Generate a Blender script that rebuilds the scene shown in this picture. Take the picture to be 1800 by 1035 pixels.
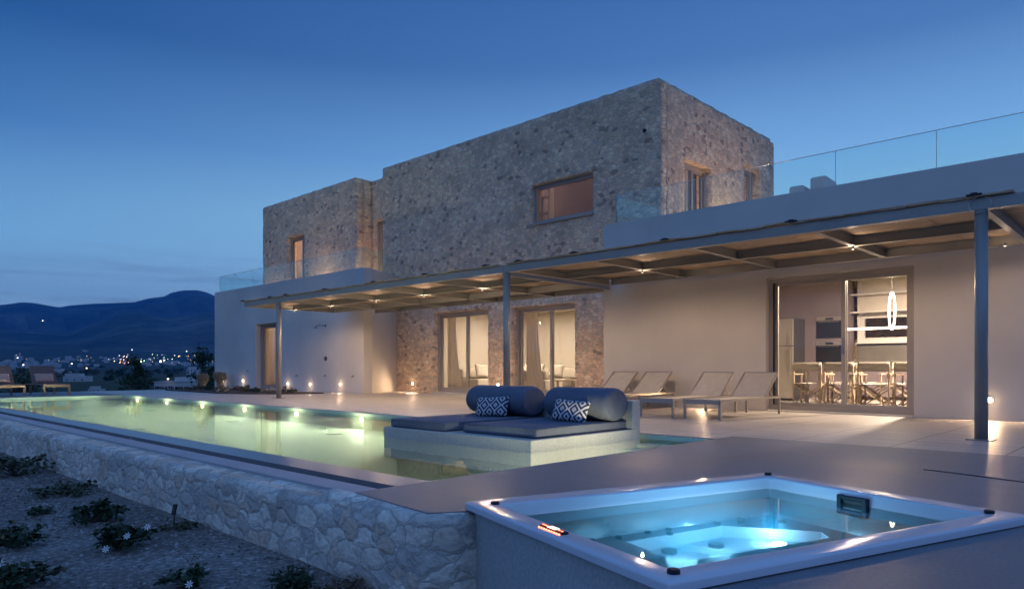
import bpy, bmesh, math, random
from math import radians as R, pi, sin, cos
from mathutils import Vector, noise, Matrix
random.seed(7)
S = bpy.context.scene
for o in list(bpy.data.objects): bpy.data.objects.remove(o)
# ------------------------------------------------------------------ camera
cam = bpy.data.cameras.new('camera'); co = bpy.data.objects.new('camera', cam); S.collection.objects.link(co)
co.location = (0, 0, 0.75); co.rotation_euler = (R(90), 0, R(43.75 - 90))
cam.sensor_width = 36; cam.lens = 24.8; cam.shift_y = 130.5 / 1800
cam.clip_start = 0.05; cam.clip_end = 30000
S.camera = co
S.view_settings.view_transform = 'Standard'; S.view_settings.look = 'None'
S.view_settings.exposure = 0; S.view_settings.gamma = 1
cy = S.cycles
cy.use_denoising = True; cy.max_bounces = 8; cy.diffuse_bounces = 4; cy.glossy_bounces = 3
cy.transparent_max_bounces = 24; cy.transmission_bounces = 4; cy.sample_clamp_indirect = 4; cy.blur_glossy = 0.5
cy.caustics_reflective = False; cy.caustics_refractive = False
def lin(r, g, b):
    f = lambda c: (c / 255 / 12.92) if c <= 10 else ((c / 255 + .055) / 1.055) ** 2.4
    return (f(r), f(g), f(b), 1)
# ------------------------------------------------------------------ sky (dusk gradient: bright low in the west, dark in the east)
w = bpy.data.worlds.new('World'); S.world = w; w.use_nodes = True
nt = w.node_tree; N = nt.nodes; L = nt.links
bg = N['Background']
def nd(N, t, **k):
    n = N.new(t)
    for a, v in k.items(): setattr(n, a, v)
    return n
def ramp(N, stops, interp='LINEAR'):
    r = N.new('ShaderNodeValToRGB'); r.color_ramp.interpolation = interp
    e = r.color_ramp.elements
    while len(e) < len(stops): e.new(0.5)
    for i, (p, c) in enumerate(stops): e[i].position = p; e[i].color = c if len(c) == 4 else (*c, 1)
    return r
def mathn(N, L, op, a, b=None, c=None, clamp=False):
    n = N.new('ShaderNodeMath'); n.operation = op; n.use_clamp = clamp
    for i, v in enumerate((a, b, c)):
        if v is None: continue
        if isinstance(v, (int, float)): n.inputs[i].default_value = v
        else: L.new(v, n.inputs[i])
    return n.outputs[0]
def mixc(N, L, f, a, b, mode='MIX'):
    n = N.new('ShaderNodeMix'); n.data_type = 'RGBA'; n.blend_type = mode
    for s, v in ((n.inputs[0], f), (n.inputs[6], a), (n.inputs[7], b)):
        if isinstance(v, (int, float)): s.default_value = v
        elif isinstance(v, tuple): s.default_value = v if len(v) == 4 else (*v, 1)
        else: L.new(v, s)
    return n.outputs[2]
tc = nd(N, 'ShaderNodeTexCoord'); sep = nd(N, 'ShaderNodeSeparateXYZ'); L.new(tc.outputs['Generated'], sep.inputs[0])
z = mathn(N, L, 'MAXIMUM', sep.outputs[2], 0)
rA = ramp(N, [(0, lin(176, 206, 232)), (.06, lin(160, 206, 240)), (.157, lin(134, 196, 244)), (.28, lin(74, 129, 192)), (.39, lin(35, 88, 150)), (.47, lin(30, 80, 142)), (.8, lin(66, 114, 180)), (1, lin(78, 124, 192))])
rB = ramp(N, [(0, lin(170, 216, 252)), (.2, lin(166, 222, 255)), (.28, lin(132, 188, 242)), (.39, lin(85, 132, 194)), (.47, lin(70, 118, 182)), (.8, lin(70, 118, 184)), (1, lin(78, 124, 192))])
rC = ramp(N, [(0, lin(136, 164, 214)), (.15, lin(122, 156, 220)), (.5, lin(122, 164, 230)), (1, lin(78, 124, 192))])
for r in (rA, rB, rC): L.new(z, r.inputs[0])
fx = mathn(N, L, 'DIVIDE', mathn(N, L, 'SUBTRACT', sep.outputs[0], .1), .75, clamp=True)
ab = mixc(N, L, fx, rA.outputs[0], rB.outputs[0])
fw = mathn(N, L, 'ADD', mathn(N, L, 'MULTIPLY', sep.outputs[0], .72), mathn(N, L, 'MULTIPLY', sep.outputs[1], .69))
ff = mathn(N, L, 'SMOOTH_MIN', mathn(N, L, 'MULTIPLY_ADD', fw, 1.3, .35, clamp=True), 1, .1)
sky = mixc(N, L, ff, rC.outputs[0], ab)
# thin stratus streaks low over the horizon
mp = nd(N, 'ShaderNodeMapping'); mp.inputs['Scale'].default_value = (1.9, 1.9, 34); mp.inputs['Rotation'].default_value = (R(2.2), R(-1.5), 0)
L.new(tc.outputs['Generated'], mp.inputs[0])
cn = nd(N, 'ShaderNodeTexNoise'); cn.inputs['Scale'].default_value = 1.5; cn.inputs['Detail'].default_value = 5; cn.inputs['Roughness'].default_value = .55
L.new(mp.outputs[0], cn.inputs[0])
cr = ramp(N, [(.45, (0, 0, 0)), (.58, (1, 1, 1))], 'EASE'); L.new(cn.outputs[0], cr.inputs[0])
band = ramp(N, [(0, (.7,) * 3), (.06, (1,) * 3), (.11, (.55,) * 3), (.17, (0,) * 3)]); L.new(z, band.inputs[0])
cf = mathn(N, L, 'MULTIPLY', mathn(N, L, 'MULTIPLY', cr.outputs[0], band.outputs[0]), .7)
sky = mixc(N, L, cf, sky, lin(112, 138, 172))
L.new(sky, bg.inputs[0]); bg.inputs[1].default_value = 1.0
# ------------------------------------------------------------------ lamp helpers
WARM = (1, .66, .38)
def lamp(kind, name, loc, W, col=WARM, size=.03, rot=None, parent=None, **k):
    l = bpy.data.lights.new(name, kind); l.energy = W; l.color = col
    if kind in ('POINT', 'SPOT'): l.shadow_soft_size = size
    for a, v in k.items(): setattr(l, a, v)
    o = bpy.data.objects.new(name, l); S.collection.objects.link(o); o.location = loc
    if rot: o.rotation_euler = rot
    if parent:
        o.parent = parent; o.location = Vector(loc) - parent.location if k.get('_w', 0) == 0 else loc
    return o
# ------------------------------------------------------------------ object helpers
def tag(o, label=None, cat=None, group=None, kind=None):
    if label: o['label'] = label
    if cat: o['category'] = cat
    if group: o['group'] = group
    if kind: o['kind'] = kind
    return o
def thing(name, loc, label, cat, group=None, rz=0):
    o = bpy.data.objects.new(name, None); S.collection.objects.link(o); o.empty_display_size = .2
    o.location = loc; o.rotation_euler = (0, 0, rz)
    return tag(o, label, cat, group)
class MB:
    def __init__(s): s.v = []; s.f = []
    def add(s, vs, fs):
        n = len(s.v); s.v += [tuple(p) for p in vs]; s.f += [tuple(i + n for i in f) for f in fs]; return s
    def box(s, x0, x1, y0, y1, z0, z1, rz=0, c=None):
        vs = [Vector((x, y, zz)) for zz in (z0, z1) for y in (y0, y1) for x in (x0, x1)]
        if rz:
            c = Vector(c or ((x0 + x1) / 2, (y0 + y1) / 2, 0)); m = Matrix.Rotation(rz, 3, 'Z')
            vs = [m @ (p - c) + c for p in vs]
        return s.add(vs, [(0, 2, 3, 1), (4, 5, 7, 6), (0, 1, 5, 4), (1, 3, 7, 5), (3, 2, 6, 7), (2, 0, 4, 6)])
    def bar(s, a, b, wd, h=None, up=(0, 0, 1)):
        a = Vector(a); b = Vector(b); h = h or wd; d = (b - a).normalized(); u = Vector(up)
        if abs(d.dot(u)) > .98: u = Vector((1, 0, 0))
        r = d.cross(u).normalized(); u = r.cross(d)
        vs = [p + r * sx * wd / 2 + u * sz * h / 2 for p in (a, b) for sz in (-1, 1) for sx in (-1, 1)]
        return s.add(vs, [(0, 2, 3, 1), (4, 5, 7, 6), (0, 1, 5, 4), (1, 3, 7, 5), (3, 2, 6, 7), (2, 0, 4, 6)])
    def tube(s, pts, r, n=10, cap=True):
        pts = [Vector(p) for p in pts]; rs = r if isinstance(r, (list, tuple)) else [r] * len(pts)
        base = len(s.v); prev = None
        for i, p in enumerate(pts):
            d = (pts[min(i + 1, len(pts) - 1)] - pts[max(i - 1, 0)]).normalized()
            if prev is None:
                u = Vector((0, 0, 1)) if abs(d.z) < .9 else Vector((1, 0, 0))
                prev = d.cross(u).normalized()
            else: prev = (prev - d * prev.dot(d)).normalized()
            q = d.cross(prev)
            for k in range(n):
                a = 2 * pi * k / n; s.v.append(tuple(p + (prev * cos(a) + q * sin(a)) * rs[i]))
        for i in range(len(pts) - 1):
            for k in range(n):
                k2 = (k + 1) % n; a = base + i * n
                s.f.append((a + k, a + k2, a + n + k2, a + n + k))
        if cap:
            s.f.append(tuple(base + k for k in range(n))[::-1]); e = base + (len(pts) - 1) * n
            s.f.append(tuple(e + k for k in range(n)))
        return s
    def prism(s, poly, z0, z1):
        n = len(poly)
        return s.add([(x, y, z0) for x, y in poly] + [(x, y, z1) for x, y in poly],
                     [tuple(range(n))[::-1], tuple(range(n, 2 * n))] + [(i, (i + 1) % n, n + (i + 1) % n, n + i) for i in range(n)])
    def build(s, name, mat, parent=None, smooth=False, bevel=0, seg=2, local=False, kind=None):
        me = bpy.data.meshes.new(name)
        if parent is not None: org = Vector((0, 0, 0)) if local else parent.location.copy()
        elif local: org = Vector((0, 0, 0))
        else:
            xs = [p[0] for p in s.v]; ys = [p[1] for p in s.v]; zs = [p[2] for p in s.v]
            org = Vector(((min(xs) + max(xs)) / 2, (min(ys) + max(ys)) / 2, min(zs)))
        if parent is not None and parent.parent is not None and not local: org = org + parent.parent.location
        me.from_pydata([tuple(Vector(p) - org) for p in s.v], [], s.f); me.update()
        bm = bmesh.new(); bm.from_mesh(me)
        if bevel:
            bmesh.ops.remove_doubles(bm, verts=bm.verts, dist=1e-5)
            bmesh.ops.bevel(bm, geom=[e for e in bm.edges if e.is_manifold and e.calc_face_angle(0) > .5], offset=bevel, segments=seg, profile=.5, affect='EDGES')
        bmesh.ops.recalc_face_normals(bm, faces=bm.faces)
        for f in bm.faces: f.smooth = smooth
        bm.to_mesh(me); bm.free()
        o = bpy.data.objects.new(name, me); S.collection.objects.link(o)
        if mat: me.materials.append(mat)
        if parent is not None: o.parent = parent
        elif not local: o.location = org
        if kind: o['kind'] = kind
        return o
def copy_tree(o, parent=None):
    c = o.copy(); S.collection.objects.link(c)
    if parent: c.parent = parent
    for ch in list(o.children): copy_tree(ch, c)
    return c
# ------------------------------------------------------------------ materials
def mat(name, col=(.5, .5, .5), rough=.6, metal=0, spec=.5):
    m = bpy.data.materials.new(name); m.use_nodes = True
    b = m.node_tree.nodes['Principled BSDF']
    b.inputs['Base Color'].default_value = (*col[:3], 1); b.inputs['Roughness'].default_value = rough; b.inputs['Metallic'].default_value = metal
    b.inputs['Specular IOR Level'].default_value = spec
    return m, m.node_tree.nodes, m.node_tree.links, b
def coords(N, L, scale=(1, 1, 1), world=True, rot=(0, 0, 0)):
    if world:
        g = N.new('ShaderNodeNewGeometry'); src = g.outputs['Position']
    else:
        g = N.new('ShaderNodeTexCoord'); src = g.outputs['Object']
    m = N.new('ShaderNodeMapping'); m.inputs['Scale'].default_value = scale; m.inputs['Rotation'].default_value = rot
    L.new(src, m.inputs[0]); return m.outputs[0]
def noi(N, L, v, scale, detail=4, rough=.55, dist=0):
    n = N.new('ShaderNodeTexNoise'); n.inputs['Scale'].default_value = scale; n.inputs['Detail'].default_value = detail
    n.inputs['Roughness'].default_value = rough; n.inputs['Distortion'].default_value = dist; L.new(v, n.inputs[0]); return n.outputs[0]
def bump(N, L, b, h, strength=.3, dist=.01):
    n = N.new('ShaderNodeBump'); n.inputs['Strength'].default_value = strength; n.inputs['Distance'].default_value = dist
    L.new(h, n.inputs['Height'])
    if b.inputs['Normal'].links: L.new(b.inputs['Normal'].links[0].from_socket, n.inputs['Normal'])
    L.new(n.outputs[0], b.inputs['Normal'])
def noisy(name, c1, c2, scale=3, rough=.7, bs=40, bstr=.2, bd=.004, metal=0, sc=(1, 1, 1), world=True, spec=.5):
    m, N, L, b = mat(name, c1, rough, metal, spec)
    v = coords(N, L, sc, world); n = noi(N, L, v, scale)
    r = ramp(N, [(.35, c1), (.65, c2)]); L.new(n, r.inputs[0]); L.new(r.outputs[0], b.inputs['Base Color'])
    bump(N, L, b, noi(N, L, v, bs, 3), bstr, bd)
    return m
def stone_mat(name, sc, cols, mortar, mortw=.045, bd=.03, tint=(1, 1, 1), bright=1.0):
    m, N, L, b = mat(name, (.4, .35, .3), .9, 0, .25)
    v0 = coords(N, L, sc)
    dn = N.new('ShaderNodeTexNoise'); dn.inputs['Scale'].default_value = 1.1; dn.inputs['Detail'].default_value = 3; L.new(v0, dn.inputs[0])
    vm = N.new('ShaderNodeVectorMath'); vm.operation = 'MULTIPLY_ADD'; L.new(dn.outputs[1], vm.inputs[0]); vm.inputs[1].default_value = (.7, .7, .7); L.new(v0, vm.inputs[2])
    v = vm.outputs[0]
    vo = N.new('ShaderNodeTexVoronoi'); vo.inputs['Scale'].default_value = 1; L.new(v, vo.inputs[0])
    ve = N.new('ShaderNodeTexVoronoi'); ve.feature = 'DISTANCE_TO_EDGE'; ve.inputs['Scale'].default_value = 1; L.new(v, ve.inputs[0])
    wn = N.new('ShaderNodeTexWhiteNoise'); L.new(vo.outputs['Position'], wn.inputs[0])
    r = ramp(N, [(i / len(cols), c) for i, c in enumerate(cols)], 'CONSTANT'); L.new(wn.outputs[0], r.inputs[0])
    n2 = noi(N, L, v0, 4, 6, .65); n3 = noi(N, L, v0, 22, 3, .7)
    tn = mixc(N, L, 1, r.outputs[0], tint, 'MULTIPLY')
    col = mixc(N, L, 1, tn, ramp_out(N, L, n2, [(.3, (.80 * bright,) * 3), (.7, (1.24 * bright,) * 3)]), 'MULTIPLY')
    big = noi(N, L, v0, .22, 2)
    col = mixc(N, L, 1, col, ramp_out(N, L, big, [(.35, (.86,) * 3), (.65, (1.12,) * 3)]), 'MULTIPLY')
    ew = mathn(N, L, 'ADD', ve.outputs[0], mathn(N, L, 'MULTIPLY', mathn(N, L, 'SUBTRACT', n2, .5), .1))
    mk = ramp_out(N, L, ew, [(mortw * .4, (1,) * 3), (mortw * 1.6, (0,) * 3)])
    col = mixc(N, L, mathn(N, L, 'MULTIPLY', mk, .75), col, mortar)
    L.new(col, b.inputs['Base Color'])
    h = mathn(N, L, 'MINIMUM', mathn(N, L, 'MULTIPLY', ew, 5), 1)
    h = mathn(N, L, 'ADD', h, mathn(N, L, 'MULTIPLY', wn.outputs[0], .5)); h = mathn(N, L, 'ADD', h, mathn(N, L, 'MULTIPLY', n2, .9)); h = mathn(N, L, 'ADD', h, mathn(N, L, 'MULTIPLY', n3, .25))
    bump(N, L, b, h, .9, bd)
    return m
def ramp_out(N, L, f, stops, interp='LINEAR'):
    r = ramp(N, stops, interp); L.new(f, r.inputs[0]); return r.outputs[0]
def emis(name, col, st):
    m = bpy.data.materials.new(name); m.use_nodes = True; N = m.node_tree.nodes; N.clear()
    e = N.new('ShaderNodeEmission'); e.inputs[0].default_value = (*col, 1); e.inputs[1].default_value = st
    o = N.new('ShaderNodeOutputMaterial'); m.node_tree.links.new(e.outputs[0], o.inputs[0]); return m
def thin(name, tint, ior=1.45, rough=0.0, bumpd=0, bscale=3):
    m = bpy.data.materials.new(name); m.use_nodes = True; N = m.node_tree.nodes; L = m.node_tree.links; N.clear()
    t = N.new('ShaderNodeBsdfTransparent'); t.inputs[0].default_value = (*tint, 1)
    g = N.new('ShaderNodeBsdfGlossy'); g.inputs['Roughness'].default_value = rough
    f = N.new('ShaderNodeFresnel'); gb = N.new('ShaderNodeNewGeometry'); L.new(mathn(N, L, 'MULTIPLY_ADD', gb.outputs['Backfacing'], 1 / ior - ior, ior), f.inputs[0])
    if bumpd:
        v = coords(N, L); bb = N.new('ShaderNodeBump'); bb.inputs['Strength'].default_value = .5; bb.inputs['Distance'].default_value = bumpd
        L.new(noi(N, L, v, bscale, 3), bb.inputs['Height']); L.new(bb.outputs[0], g.inputs['Normal']); L.new(bb.outputs[0], f.inputs['Normal'])
    x = N.new('ShaderNodeMixShader'); o = N.new('ShaderNodeOutputMaterial')
    L.new(f.outputs[0], x.inputs[0]); L.new(t.outputs[0], x.inputs[1]); L.new(g.outputs[0], x.inputs[2]); L.new(x.outputs[0], o.inputs[0]); return m
stone = stone_mat('rubble_stone', (6.6, 6.6, 10.5), [(.50, .42, .34), (.60, .52, .44), (.44, .37, .31), (.64, .57, .49), (.53, .44, .36), (.58, .50, .42), (.47, .43, .39), (.55, .46, .38), (.62, .54, .45), (.48, .42, .36), (.54, .48, .43), (.51, .43, .36),
 (.59, .52, .45), (.46, .40, .35), (.57, .49, .41), (.63, .56, .48), (.50, .44, .39), (.56, .47, .39), (.61, .54, .47), (.49, .41, .34), (.52, .46, .41), (.58, .51, .44), (.31, .25, .215)], (.56, .48, .39), bd=.022, bright=1.32, tint=(1.26, 1.08, .86))
wallstone = stone_mat('retaining_stone', (6.0, 6.0, 9.0), [(.42, .41, .40), (.50, .48, .46), (.36, .34, .33), (.54, .52, .49), (.44, .38, .34), (.40, .39, .39), (.48, .45, .42), (.52, .50, .48)], (.46, .44, .42), .03, .014, bright=1.5, tint=(1.08, 1.0, .88))
stucco = noisy('white_stucco', (.64, .595, .535), (.74, .69, .62), .45, .85, 55, .25, .004, spec=.2)
inner = noisy('interior_plaster', (.72, .66, .58), (.76, .70, .62), .6, .85, 30, .1, .003, spec=.2)
mauve = noisy('mauve_cabinet_lacquer', (.17, .14, .155), (.19, .155, .17), 1, .5, 30, .03, .002)
greyst = noisy('grey_splashback', (.13, .12, .11), (.17, .16, .15), 2.5, .5, 30, .1, .002)
framem, *_ = mat('taupe_aluminium', (.40, .36, .32), .45, .1)
beamm, *_ = mat('pergola_paint', (.34, .33, .30), .42, .3)
darkm, *_ = mat('dark_metal', (.03, .03, .035), .5, .4)
steel, *_ = mat('brushed_steel', (.5, .5, .5), .3, .9)
white, *_ = mat('white_lacquer', (.75, .72, .68), .4)
tubm, *_ = mat('white_acrylic', (.72, .72, .76), .16, 0, .6)
navy = noisy('navy_canvas', (.12, .14, .19), (.145, .165, .215), 5, .85, 220, .25, .002, spec=.2)
_n = navy.node_tree.nodes; _l = navy.node_tree.links
bump(_n, _l, _n['Principled BSDF'], noi(_n, _l, coords(_n, _l, (1, 1, 1)), 5, 3, .5, .6), .55, .02)
greypipe = noisy('pale_canvas', (.42, .42, .42), (.48, .47, .46), 6, .9, 220, .25, .002, spec=.2)
sling = noisy('beige_sling', (.50, .46, .40), (.56, .52, .46), 8, .8, 260, .3, .002, spec=.2)
linen = noisy('linen', (.66, .60, .52), (.72, .66, .58), 3, .9, 120, .3, .004, spec=.1)
curt0 = noisy('curtain_voile', (.78, .73, .66), (.84, .79, .72), 3, .9, 120, .2, .003, spec=.1)
def translucent(m, c, k):
    N = m.node_tree.nodes; L = m.node_tree.links; b = N['Principled BSDF']; o = N['Material Output']
    t = N.new('ShaderNodeBsdfTranslucent'); t.inputs[0].default_value = c; x = N.new('ShaderNodeMixShader'); x.inputs[0].default_value = k
    L.new(b.outputs[0], x.inputs[1]); L.new(t.outputs[0], x.inputs[2]); L.new(x.outputs[0], o.inputs[0]); return m
curt = translucent(curt0, (.95, .90, .84, 1), .72)
teak = noisy('teak_wood', (.24, .15, .09), (.32, .21, .13), 6, .6, 40, .3, .003, sc=(1, 1, 8))
pale_wood = noisy('pale_beech', (.52, .40, .28), (.60, .47, .34), 6, .55, 40, .2, .002)
brownsl = noisy('brown_sling', (.12, .08, .07), (.15, .10, .09), 8, .8, 200, .3, .002)
bark = noisy('bark', (.08, .06, .045), (.13, .10, .08), 8, .95, 30, .6, .01)
blackp, *_ = mat('black_plastic', (.015, .017, .025), .5, 0, .3)
glass = thin('window_glass', (.93, .93, .92))
rail = thin('balustrade_glass', (.91, .985, .985), 1.5)
water = thin('pool_water', (.93, .985, .95), 1.2, .02, .006, 1.6)
spaw = thin('spa_water', (.72, .92, .97), 1.25, .0, .001, 3)
def concrete(name, c1, c2, r0, r1, tiles=False, k=.5):
    m, N, L, b = mat(name, c1, .5, 0, .5)
    v = coords(N, L); a = noi(N, L, v, .8, 6, .6); st = noi(N, L, coords(N, L, (9, .7, 1)), 1.2, 5, .6); gr = noi(N, L, v, 60, 3, .6)
    col = ramp_out(N, L, a, [(.3, c1), (.7, c2)])
    col = mixc(N, L, 1, col, ramp_out(N, L, st, [(.3, ((.74 if tiles else .95),) * 3), (.7, ((1.18 if tiles else 1.04),) * 3)]), 'MULTIPLY')
    col = mixc(N, L, 1, col, ramp_out(N, L, gr, [(.3, (.82,) * 3), (.7, (1.14,) * 3)]), 'MULTIPLY')
    h = mathn(N, L, 'ADD', mathn(N, L, 'MULTIPLY', st, .6 if tiles else .1), mathn(N, L, 'MULTIPLY', gr, .5))
    if tiles:
        s = N.new('ShaderNodeSeparateXYZ'); L.new(v, s.inputs[0])
        jy = mathn(N, L, 'ABSOLUTE', mathn(N, L, 'SUBTRACT', mathn(N, L, 'FRACT', mathn(N, L, 'DIVIDE', mathn(N, L, 'SUBTRACT', s.outputs[1], 2.535 - .93), .93)), .5))
        jx = mathn(N, L, 'ABSOLUTE', mathn(N, L, 'SUBTRACT', mathn(N, L, 'FRACT', mathn(N, L, 'DIVIDE', mathn(N, L, 'SUBTRACT', s.outputs[0], 7.89 - .93 * 4), .62)), .5))
        j = mathn(N, L, 'MAXIMUM', mathn(N, L, 'LESS_THAN', jy, .008), mathn(N, L, 'LESS_THAN', jx, .007))
        col = mixc(N, L, mathn(N, L, 'MULTIPLY', j, .85), col, (.07, .06, .05))
        h = mathn(N, L, 'SUBTRACT', h, mathn(N, L, 'MULTIPLY', j, 1.5))
    L.new(col, b.inputs['Base Color'])
    L.new(ramp_out(N, L, a, [(.3, (r0,) * 3), (.7, (r1,) * 3)]), b.inputs['Roughness'])
    bump(N, L, b, h, .35, .006)
    return m
tile = concrete('terrace_paving', (.44, .40, .36), (.52, .47, .42), .36, .55, True)
cement = concrete('cast_cement', (.135, .145, .165), (.235, .24, .26), .38, .62)
plinthm = concrete('plinth_cement', (.42, .44, .43), (.50, .51, .50), .5, .6)
poolm = noisy('pool_plaster', (.50, .69, .55), (.56, .75, .60), 1.2, .8, 30, .15, .004)
def soilmat():
    m, N, L, b = mat('dry_soil', (.2, .15, .12), .95, 0, .2)
    v = coords(N, L); a = noi(N, L, v, .9, 6, .65); g = noi(N, L, v, 28, 4, .7); p = noi(N, L, v, .012, 6, .6)
    near = ramp_out(N, L, a, [(.3, (.17, .13, .11)), (.5, (.28, .24, .215)), (.7, (.38, .34, .315))])
    near = mixc(N, L, 1, near, ramp_out(N, L, g, [(.3, (.42,) * 3), (.55, (.95,) * 3), (.72, (2.3,) * 3)]), 'MULTIPLY')
    far = ramp_out(N, L, p, [(.35, (.022, .034, .02)), (.5, (.05, .055, .03)), (.62, (.03, .045, .025)), (.7, (.12, .105, .07))])
    s = N.new('ShaderNodeVectorMath'); s.operation = 'LENGTH'; L.new(v, s.inputs[0])
    f = ramp_out(N, L, mathn(N, L, 'DIVIDE', s.outputs[1], 100), [(.3, (0,) * 3), (.55, (1,) * 3)])
    L.new(mixc(N, L, f, near, far), b.inputs['Base Color'])
    bump(N, L, b, mathn(N, L, 'ADD', g, mathn(N, L, 'MULTIPLY', a, .8)), .8, .025)
    return m
soil = soilmat()
mulch = noisy('bed_soil', (.05, .035, .028), (.11, .08, .06), 9, .95, 50, .8, .02)
def hillmat():
    m, N, L, b = mat('hillside_scrub', (.05, .06, .04), 1, 0, .05)
    v = coords(N, L); a = noi(N, L, v, .0018, 8, .65); c = noi(N, L, v, .012, 6, .7)
    col = ramp_out(N, L, a, [(.35, (.03, .045, .03)), (.55, (.09, .10, .07)), (.7, (.20, .19, .15))])
    col = mixc(N, L, 1, col, ramp_out(N, L, c, [(.3, (.6,) * 3), (.7, (1.5,) * 3)]), 'MULTIPLY')
    L.new(col, b.inputs['Base Color']); return m
hillm = hillmat()
def leafmat(name, c1, c2):
    m, N, L, b = mat(name, c1, .55, 0, .4)
    oi = N.new('ShaderNodeNewGeometry')
    r = ramp(N, [(0, c1), (1, c2)]); L.new(oi.outputs['Random Per Island'], r.inputs[0]); L.new(r.outputs[0], b.inputs['Base Color'])
    return m
leaf = leafmat('dark_green_leaves', (.012, .03, .012), (.035, .07, .028))
leafb = leafmat('olive_leaves', (.05, .06, .03), (.10, .11, .06))
dry = leafmat('dry_grass_blades', (.34, .27, .17), (.50, .41, .28))
redg = leafmat('rusty_dry_weed', (.12, .06, .035), (.22, .12, .07))
petal, *_ = mat('white_petals', (.85, .85, .85), .5)
def reed():
    m, N, L, b = mat('reed_mat', (.3, .22, .15), .8, 0, .2)
    v = coords(N, L, (60, 2.2, 1)); n = noi(N, L, v, 1, 3, .6)
    L.new(ramp_out(N, L, n, [(.3, (.26, .17, .11)), (.5, (.50, .38, .26)), (.7, (.62, .50, .37))]), b.inputs['Base Color'])
    bump(N, L, b, n, .8, .01); return m
reedm = reed()
def diamonds(name, ca, cb, sc, world_rot=(0, 0, 0)):
    m, N, L, b = mat(name, ca, .85, 0, .2)
    v = coords(N, L, (1, 1, 1), False); s = N.new('ShaderNodeSeparateXYZ'); L.new(v, s.inputs[0])
    fr = lambda x, k, o=0: mathn(N, L, 'ABSOLUTE', mathn(N, L, 'SUBTRACT', mathn(N, L, 'FRACT', mathn(N, L, 'MULTIPLY_ADD', x, k, o)), .5))
    d = mathn(N, L, 'ADD', fr(s.outputs[0], sc, .5), fr(s.outputs[1], sc * .9))
    st = mathn(N, L, 'GREATER_THAN', mathn(N, L, 'FRACT', mathn(N, L, 'MULTIPLY_ADD', d, 3.0, .15)), .52)
    L.new(mixc(N, L, st, ca, cb), b.inputs['Base Color'])
    bump(N, L, b, noi(N, L, v, 200, 2), .2, .002); return m
patt = diamonds('navy_diamond_print', (.03, .045, .10, 1), (.62, .60, .58, 1), 6.5)
pattr = diamonds('rust_diamond_print', (.25, .07, .04, 1), (.66, .56, .50, 1), 4.5)
lensm = emis('lit_lens', (1, .80, .55), 28)
tinyl = emis('lit_led', (1, .82, .6), 4)

# ================================================================== STRUCTURE
# ---- terrain ------------------------------------------------------
FW = (cos(R(43.75)), sin(R(43.75))); RT = (sin(R(43.75)), -cos(R(43.75)))
def interp(t, x):
    if x <= t[0][0]: return t[0][1]
    for (a, va), (b, vb) in zip(t, t[1:]):
        if x <= b: return va + (vb - va) * (x - a) / (b - a)
    return t[-1][1]
PROF = [(0, -.47), (6, -.46), (20, -.5), (45, -1.2), (90, -2.6), (150, -4.0), (300, -4.3), (700, -4.6), (1300, -2.5), (1700, 3), (2200, 22), (2700, 42), (3200, 72), (4200, 120), (30000, 125)]
def terrain(x, y):
    r = math.hypot(x, y); zz = interp(PROF, r)
    if r > 8: zz += noise.noise((x * .03, y * .03, 0)) * min(1.0, r / 300) * .8
    if r > 1200: zz += noise.noise((x * .002, y * .002, 3)) * 10
    if 0 < r < 14: zz += noise.noise((x * 1.3, y * 1.3, 2)) * .02
    return zz
def polar(name, radii, az0, az1, na, zf, m, label=None):
    b = MB(); full = (az1 - az0) >= 359.9
    for r in radii:
        for i in range(na + (0 if full else 1)):
            a = R(az0 + (az1 - az0) * i / na); x, y = r * cos(a), r * sin(a); b.v.append((x, y, zf(x, y)))
    k = na if full else na + 1
    for j in range(len(radii) - 1):
        for i in range(na):
            i2 = (i + 1) % k; b.f.append((j * k + i, (j + 1) * k + i, (j + 1) * k + i2, j * k + i2))
    o = b.build(name, m, smooth=True, local=True, kind='structure'); return o
radii = [.15 * 1.085 ** i for i in range(136)]; radii = [r for r in radii if r < 9500]
gnd = polar('ground', radii, 0, 360, 240, terrain, soil)
RIDGE = [(-900, 560), (-500, 548), (-200, 545), (0, 535), (35, 531), (60, 532), (80, 535), (105, 539), (130, 536), (165, 533), (200, 532), (235, 531), (260, 524), (290, 520), (300, 514), (320, 509.5), (345, 509), (360, 512), (376, 519), (420, 540), (520, 560), (900, 590), (1400, 610), (3000, 625)]
RID2 = [(-900, 600), (0, 583), (120, 590), (190, 562), (215, 555), (250, 552), (290, 560), (330, 556), (376, 546), (450, 560), (900, 615), (3000, 635)]
def hill(x, y):
    f = x * FW[0] + y * FW[1]; r = math.hypot(x, y)
    if f < 1: return 60
    px = 900 + 1240 * (x * RT[0] + y * RT[1]) / f
    zr = .75 + (648 - interp(RIDGE, px)) * f / 1240; z2 = .75 + (648 - interp(RID2, px)) * f / 1240
    base = terrain(x, y) - 4 if r < 3600 else 90
    d = r * (1 + .05 * noise.noise((x * .0006, y * .0006, 9)))
    t2 = max(0, min(1, (d - 3100) / 1500)); t1 = max(0, min(1, (d - 4900) / 2100))
    n = sum(noise.noise((x * k, y * k, 1)) * a for k, a in ((.001, 1), (.0022, .5), (.005, .25), (.012, .12)))
    h = base * (1 - t2) + z2 * t2 * (1 - t1) + zr * t1
    if t2 > .98 and t1 < .5: h = min(h, z2)
    h += n * 42 * (math.sin(pi * min(1, t2)) * .6 + math.sin(pi * t1)) * (1 if t1 < 1 else 0)
    if d > 7000: h = zr * max(0, 1 - (d - 7000) / 2500)
    return h
hl = polar('mountains', [2900 + 60 * i for i in range(112)], 40, 130, 420, hill, hillm)

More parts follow.
